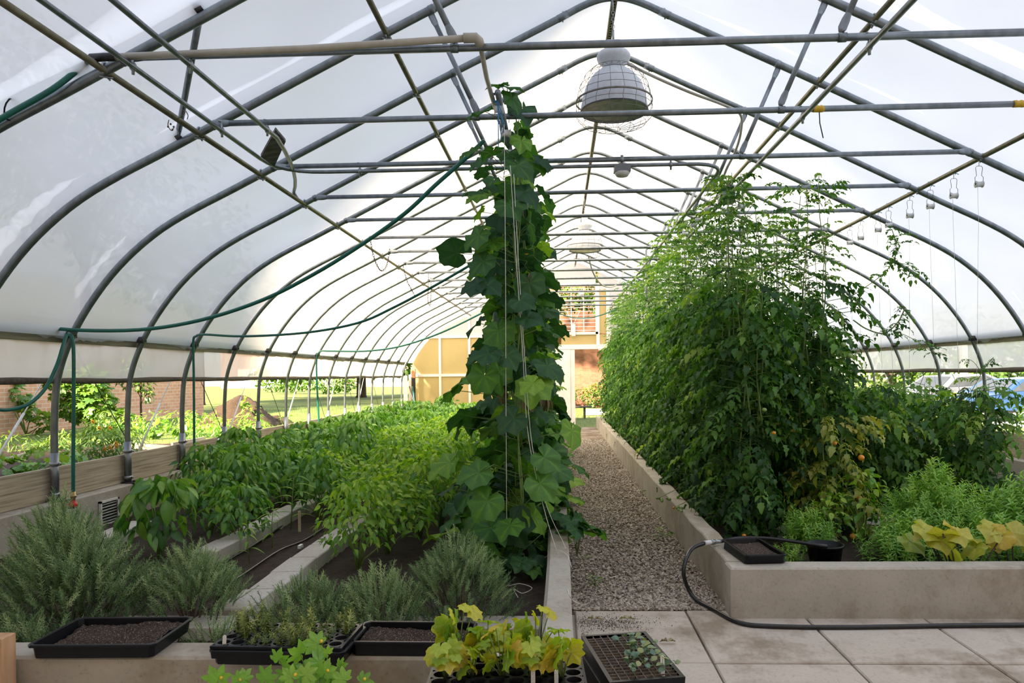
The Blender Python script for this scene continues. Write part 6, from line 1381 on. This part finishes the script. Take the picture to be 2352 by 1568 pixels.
for i, (x, y, s) in enumerate(((-23, 62, 1.6), (-19, 60, 1.4), (-9.5, 58, 1.5), (-27.5, 70, 1.5))):
    leafy('shrub', 'sunlit shrub across the left lawn, %s of the row around the lawn tree' % ORD[i], 'shrub', M['weed'], ovate(.6, 3, .2, .2), [(0, 0, .9 * s, 1.7 * s, 1, .8 * s, 700), (1.2, 0, .6 * s, 1.3, .8, .6, 260)], 0.26, 190 + i, (x, y, GZ), None, 'shrubs across the lawn')
# grass tufts on the lawn near the greenhouse and beyond the door (nobody could count them)
r2 = RS(5); n = 9000; X_ = np.concatenate([r2.uniform(-13, -4.95, n), r2.uniform(-2, 4, 3000)]); Y_ = np.concatenate([15 + r2.rand(n) ** 1.3 * 20, 22.4 + r2.rand(3000) ** 1.4 * 11]); m_ = len(X_); zz = np.where(np.arange(m_) < n, GZ, 0.0); a = r2.rand(m_) * 6.28
mb = MB(); mb.stamp(ovate(.10, 3, .2, .5), np.stack([X_, Y_, zz], 1), dirmat(np.stack([np.cos(a) * .4, np.sin(a) * .4, np.ones(m_)], 1), np.stack([np.cos(a), np.sin(a), np.zeros(m_)], 1)), 0.085 * r2.uniform(.4, 1.2, m_), r2.rand(m_)); tag(mb.build('grass_tufts', M['weed']), 'short grass blades on the lawn outside', 'grass', kind='stuff')
# bench beyond the door
t = thing('bench', 'narrow dark bench on the grass beyond the far doorway', 'bench', (P(1340, 935, Y=26.5).x, 26.5, 0))
mb = MB(); mb.box(-.75, .3, -.15, .15, .40, .45); mb.build('seat', M['oldboard'], t, smooth=False); mb = MB(); mb.box(.0, .08, -.05, .05, 0, .40); mb.build('leg', M['oldboard'], t, smooth=False); mb = MB(); mb.box(-.62, -.54, -.05, .05, 0, .40); mb.build('leg', M['oldboard'], t, smooth=False)
t = thing('concrete_step', 'pale slab on the grass right of the bench', 'slab', (P(1380, 940, Y=29).x + .2, 29, 0)); mb = MB(); mb.cbox(-.8, .8, -.3, .3, 0, .22, .02); mb.build('slab', M['block'], t, smooth=False)
# dirt pile
def mound(label, x, y, rx, h, seed, m='dirt', name='dirt_pile'):
    r = RS(seed); nr, na = 16, 40; V = [(0, 0, h)]; F = []
    ph = r.uniform(0, 6, 6)
    for i in range(1, nr + 1):
        u = i / nr
        for j in range(na):
            a = 2 * math.pi * j / na; q = 1 + .14 * math.sin(2 * a + ph[0]) + .08 * math.sin(5 * a + ph[1]); z = h * max(0, (1 - u ** 1.35)) * (1 + .2 * u * math.sin(3 * a + 5 * u + ph[2])) + .035 * r.randn() * min(u * 2, 1) * (u < .95); V.append((rx * u * q * math.cos(a), rx * .8 * u * q * math.sin(a), max(z, -.05) if i < nr else -.05))
    for j in range(na): F.append((0, 1 + j, 1 + (j + 1) % na))
    F2 = [(1 + (i - 1) * na + j, 1 + i * na + j, 1 + i * na + (j + 1) % na, 1 + (i - 1) * na + (j + 1) % na) for i in range(1, nr) for j in range(na)]
    mb = MB(); mb.add(V, F + F2); o = mb.build(name, M[m]); o.location = (x, y, GZ); tag(o, label, 'dirt pile'); return o
q = P(545, 985, Z=GZ); mound('heap of dark dirt with a weed on top, outside the left wall', q.x - .3, q.y + .9, 1.1, 0.92, 4)
q = P(490, 985, Z=GZ); mound('low spill of dirt left of the tall dirt heap', q.x, q.y + .3, .7, .42, 5)
q = P(625, 975, Z=GZ); mound('reddish low spill of dirt right of the tall dirt heap', q.x, q.y + .3, .6, .26, 6)
q = P(553, 925, Y=20.0); leafy('weed', 'broad green leaf clump on the tall dirt heap', 'weed', M['weed'], BASIL, [(0, 0, .05, .14, .1, .12, 14)], .17, 7, (q.x, 20.3, q.z - .05), None, twig=False)
# garden between
soilbed('ground', -11.6, CX - 5.5, 7.5, 15.2, GZ + 0.012, M['dirt'], 0.12, 0.05)
r3 = RS(8); n = 1500; q = r3.randn(n, 2); c = P(1400, 1432, Z=0); c2 = P(1345, 1470, Z=0); k3 = r3.rand(n) < .8
X_ = np.where(k3, c.x + q[:, 0] * .13, 0.12 + abs(q[:, 0]) * .05); Y_ = np.where(k3, c.y + q[:, 1] * .07, c2.y + q[:, 1] * .35)
ok = (X_ > .09); mb = MB(); mb.stamp((np.array(ico) * (1, 1, .6), IF), np.stack([X_, Y_, np.full(n, .002)], 1)[ok], rotm(r3.rand(n) * 6, r3.randn(n), r3.randn(n))[ok], r3.uniform(.001, .0042, n)[ok], .5); tag(mb.build('spilled_soil', M['dirt'], smooth=False), 'dark crumbs of soil spilled on the paving beside the curb', 'soil', kind='stuff')
WM = M['weed']
def gp(px, py, dy=0): q = P(px, py, Z=GZ); return (q.x, q.y + dy, GZ)
defs = [('climbing_vine', 'grape vine climbing in a thin trail on the pinkish brick wall at far left', WM, GRAPE, gp(60, 1000), [(-.5, 0, 1.35, .3, .2, .3, 30), (-.2, 0, 1.0, .3, .2, .3, 30), (.15, 0, .65, .25, .2, .3, 28), (.45, 0, .3, .25, .2, .3, 26), (-.8, 0, 1.6, .3, .2, .25, 25)], .15),
        ('climbing_vine', 'big leafy vine mound between the first two left posts', WM, GRAPE, gp(215, 1000), [(-.75, 0, 1.35, .45, .4, .5, 90), (-.1, 0, 1.3, .5, .4, .5, 120), (0.05, 0, .8, .55, .5, .5, 130), (.45, 0, .4, .5, .4, .4, 90), (-.55, 0, .7, .35, .3, .4, 60)], .16),
        ('small_tree', 'small dark-leaved tree against the brick, beside the second left post', M['treeleaf'], ovate(.5, 3, .2, .3), gp(300, 985, .5), [(-.35, 0, 1.45, .35, .3, .3, 160), (.1, 0, 1.35, .3, .3, .35, 150), (-.1, 0, 1.8, .5, .4, .3, 150), (.22, 0, 1.0, .15, .15, .3, 60)], .12),
        ('flowering_bush', 'bushy green flower clump with orange daisies behind the left sill', WM, LANCE, gp(245, 1060), [(-.1, 0, .35, .42, .35, .35, 420), (.3, 0, .3, .35, .3, .3, 260), (-.25, .2, .6, .3, .3, .25, 200)], .12),
        ('squash_plant', 'low squash leaves behind the sill left of the nearest post', WM, CUKE, gp(50, 1105), [(-.3, 0, .22, .5, .4, .15, 26), (.3, .1, .2, .4, .4, .15, 22), (0, .6, .25, .5, .4, .15, 22)], .10),
        ('squash_plant', 'low squash leaves just right of the nearest left post', WM, CUKE, gp(150, 1085, .3), [(0, 0, .18, .4, .4, .12, 22)], .09),
        ('weed_patch', 'dry weedy patch before the brick at far left', WM, LANCE, gp(20, 1040), [(0, 0, .2, .8, .5, .18, 200), (1.0, 0, .15, .6, .4, .14, 150)], .12),
        ('weed_patch', 'leafy weeds beneath the vine mound', WM, LANCE, gp(160, 1035), [(0, 0, .2, .5, .5, .2, 260)], .12),
        ('flower_patch', 'sunlit pale flowers behind the second and third left posts', M['mint'], LANCE, gp(370, 1000), [(-.8, 0, .32, .35, .3, .25, 130), (-.2, 0, .35, .35, .3, .28, 150), (.5, 0, .35, .4, .3, .28, 170), (1.1, 0, .33, .4, .3, .25, 150)], .15),
        ('flower_patch', 'leafy greens growing in the raised bed outside', WM, BASIL, gp(345, 1010), [(-.4, 0, .22, .12, .12, .18, 22), (.1, 0, .22, .12, .12, .18, 22), (.75, 0, .24, .14, .12, .2, 24)], .16),
        ('weed_patch', 'tall sunlit yellow weeds before the dirt heap', M['mint'], LANCE, gp(575, 1000), [(0, 0, .4, .28, .25, .38, 200), (.2, 0, .2, .4, .3, .18, 120)], .13),
        ('weed_patch', 'sunlit weeds left of the dirt heap', M['mint'], LANCE, gp(510, 1005), [(0, 0, .26, .28, .25, .24, 130), (-.5, 0, .2, .35, .3, .18, 120)], .13),
        ('weed_patch', 'short sunlit weeds right of the dirt heap', M['mint'], LANCE, gp(655, 975), [(0, 0, .2, .15, .15, .2, 50)], .12)]
for i, (nm, lab, m, leaf, loc, bl, ls) in enumerate(defs): 
    t = leafy(nm, lab, nm.replace('_', ' '), m, leaf, bl, ls, 200 + i, loc, 0.03 if nm == 'small_tree' else None)
    if nm == 'flowering_bush':
        for px, py in ((213, 968), (228, 983), (253, 982), (240, 1031), (253, 1028), (267, 1017), (268, 1025)):
            q = P(px, py, Y=loc[1] - .32); mb = MB(); aa = np.arange(9) * .698; mb.stamp(ovate(.4, 3, .2, .2), np.tile(tuple(q - Vector(loc)), (9, 1)), rotm(aa, np.full(9, .15), np.zeros(9)) , 0.042, .5)
            # face the petals outwards
            V = mb.V[0]; c = np.array(tuple(q - Vector(loc))); V -= c; mb.V[0] = np.stack([V[:, 0], V[:, 2] * .6 - V[:, 1] * .3, V[:, 1]], 1) + c
            mb.build('flower', M['orangepetal'], t); mb = MB(); mb.ball(tuple(c + [0, -.015, 0]), .012, 8); mb.build('flower_center', M['wstem'], t)
for i, ((ax, ay), (bx, by), lab) in enumerate((((298, 1022), (395, 1030), 'grey plank edging the raised bed outside the third bay'), ((395, 1022), (470, 1008), 'second grey plank edging the raised bed, beside the third left post'), ((10, 1060), (60, 1045), 'short pale board among the squash leaves'))):
    a, b = P(ax, ay, Z=GZ + .1), P(bx, by, Z=GZ + .1); t = thing('timber_board', lab, 'board', a); d = b - a; mb = MB(); n = Vector((-d.y, d.x, 0)).normalized() * .02
    mb.add([tuple(p) for z in (-.12, .05) for p in (Vector((0, 0, z)) - n, d + Vector((0, 0, z)) - n, d + Vector((0, 0, z)) + n, Vector((0, 0, z)) + n)], [(0, 1, 2, 3), (7, 6, 5, 4), (0, 4, 5, 1), (1, 5, 6, 2), (2, 6, 7, 3), (3, 7, 4, 0)]); mb.build('plank', M['plank'], t, smooth=False)
# right side: parked cars, sunlit shrubs, hedge
def car(label, x, y, rz, paint, zs=0.9):
    t = thing('parked_car', label, 'car', (x, y, GZ + .03), rz); t.scale = (1, 1, zs)
    side = [(-2.1, .35), (-2.15, .62), (-2.0, .80), (-1.2, .90), (-.65, 1.32), (.55, 1.38), (1.35, 1.0), (2.0, .92), (2.15, .62), (2.1, .35)]; n = len(side); V = []
    for yy, f in ((-.82, 0), (-.80, 1), (.80, 1), (.82, 0)):
        for (a, b) in side: inset = .16 * max(0, (b - .9) / .48); V.append((a, yy - math.copysign(inset, yy), b if f else min(b, b)))
    mb = MB(); F = [tuple(range(n - 1, -1, -1)), tuple(range(3 * n, 4 * n))] + [(k * n + j, k * n + (j + 1) % n, (k + 1) * n + (j + 1) % n, (k + 1) * n + j) for k in range(3) for j in range(n)]; mb.add(V, F); mb.build('body', paint, t, smooth=False)
    mb = MB()
    for s in (-1, 1): mb.add([(a, s * (.835 - .16 * max(0, (b - .9) / .48)), b) for a, b in ((-1.05, .94), (-.6, 1.27), (.5, 1.32), (1.15, 1.02))], [(0, 1, 2, 3)])
    mb.add([(-1.17, -.66, .94), (-1.17, .66, .94), (-.70, .56, 1.30), (-.70, -.56, 1.30)], [(0, 1, 2, 3)]); mb.build('window', M['glassdark'], t, smooth=False)
    for a in (-1.3, 1.35):
        for s in (-.8, .62): mb = MB(); mb.lathe([(.001, 0), (.18, 0), (.31, .02), (.31, .16), (.18, .18), (.001, .18)], (a, s, .31), 20, 'y'); mb.build('wheel', M['tyre'], t)
q = P(2195, 872, Y=24); car('grey car parked beyond the right side opening', q.x, 24, math.radians(15), M['cargrey']); q = P(2300, 880, Y=17.5); car('blue car parked beyond the right side opening', q.x + 2.4, 20.5, math.radians(8), M['carblue'], .84)
q = P(2214, 850, Y=26); t = thing('white_post', 'white post beyond the parked cars on the right', 'post', (q.x, 26, GZ)); mb = MB(); mb.box(-.09, .09, -.09, .09, 0, 2.4); mb.build('post', M['white'], t, smooth=False)
r = random.Random(44)
for i in range(9):
    y = 8.2 + i * 1.7; x = 6.7 + r.uniform(0, .9)
    leafy('shrub', 'sunlit leafy shrub outside the right wall, %s from the front' % ORD[i], 'shrub', M['lime'] if i % 2 else WM, ovate(.6, 3, .2, .2), [(0, 0, .5, .6, .6, .42, 260), (.2, .4, .7, .4, .4, .3, 130)], .09, 230 + i, (x, y, GZ), None, 'sunlit shrubs outside the right wall')
for i in range(6):
    leafy('hedge_tree', 'dark dense tree beyond the parked cars on the right, %s from the left' % ORD[i], 'tree', M['treeleaf'], ovate(.6, 3, .2, .2), crown(0, 0, 2.6, 2.8, 1700, 10, 1.0), .34, 250 + i, (16 + i * 2.2, 46 - i * 5.2, GZ), 0.2, 'trees beyond the cars')
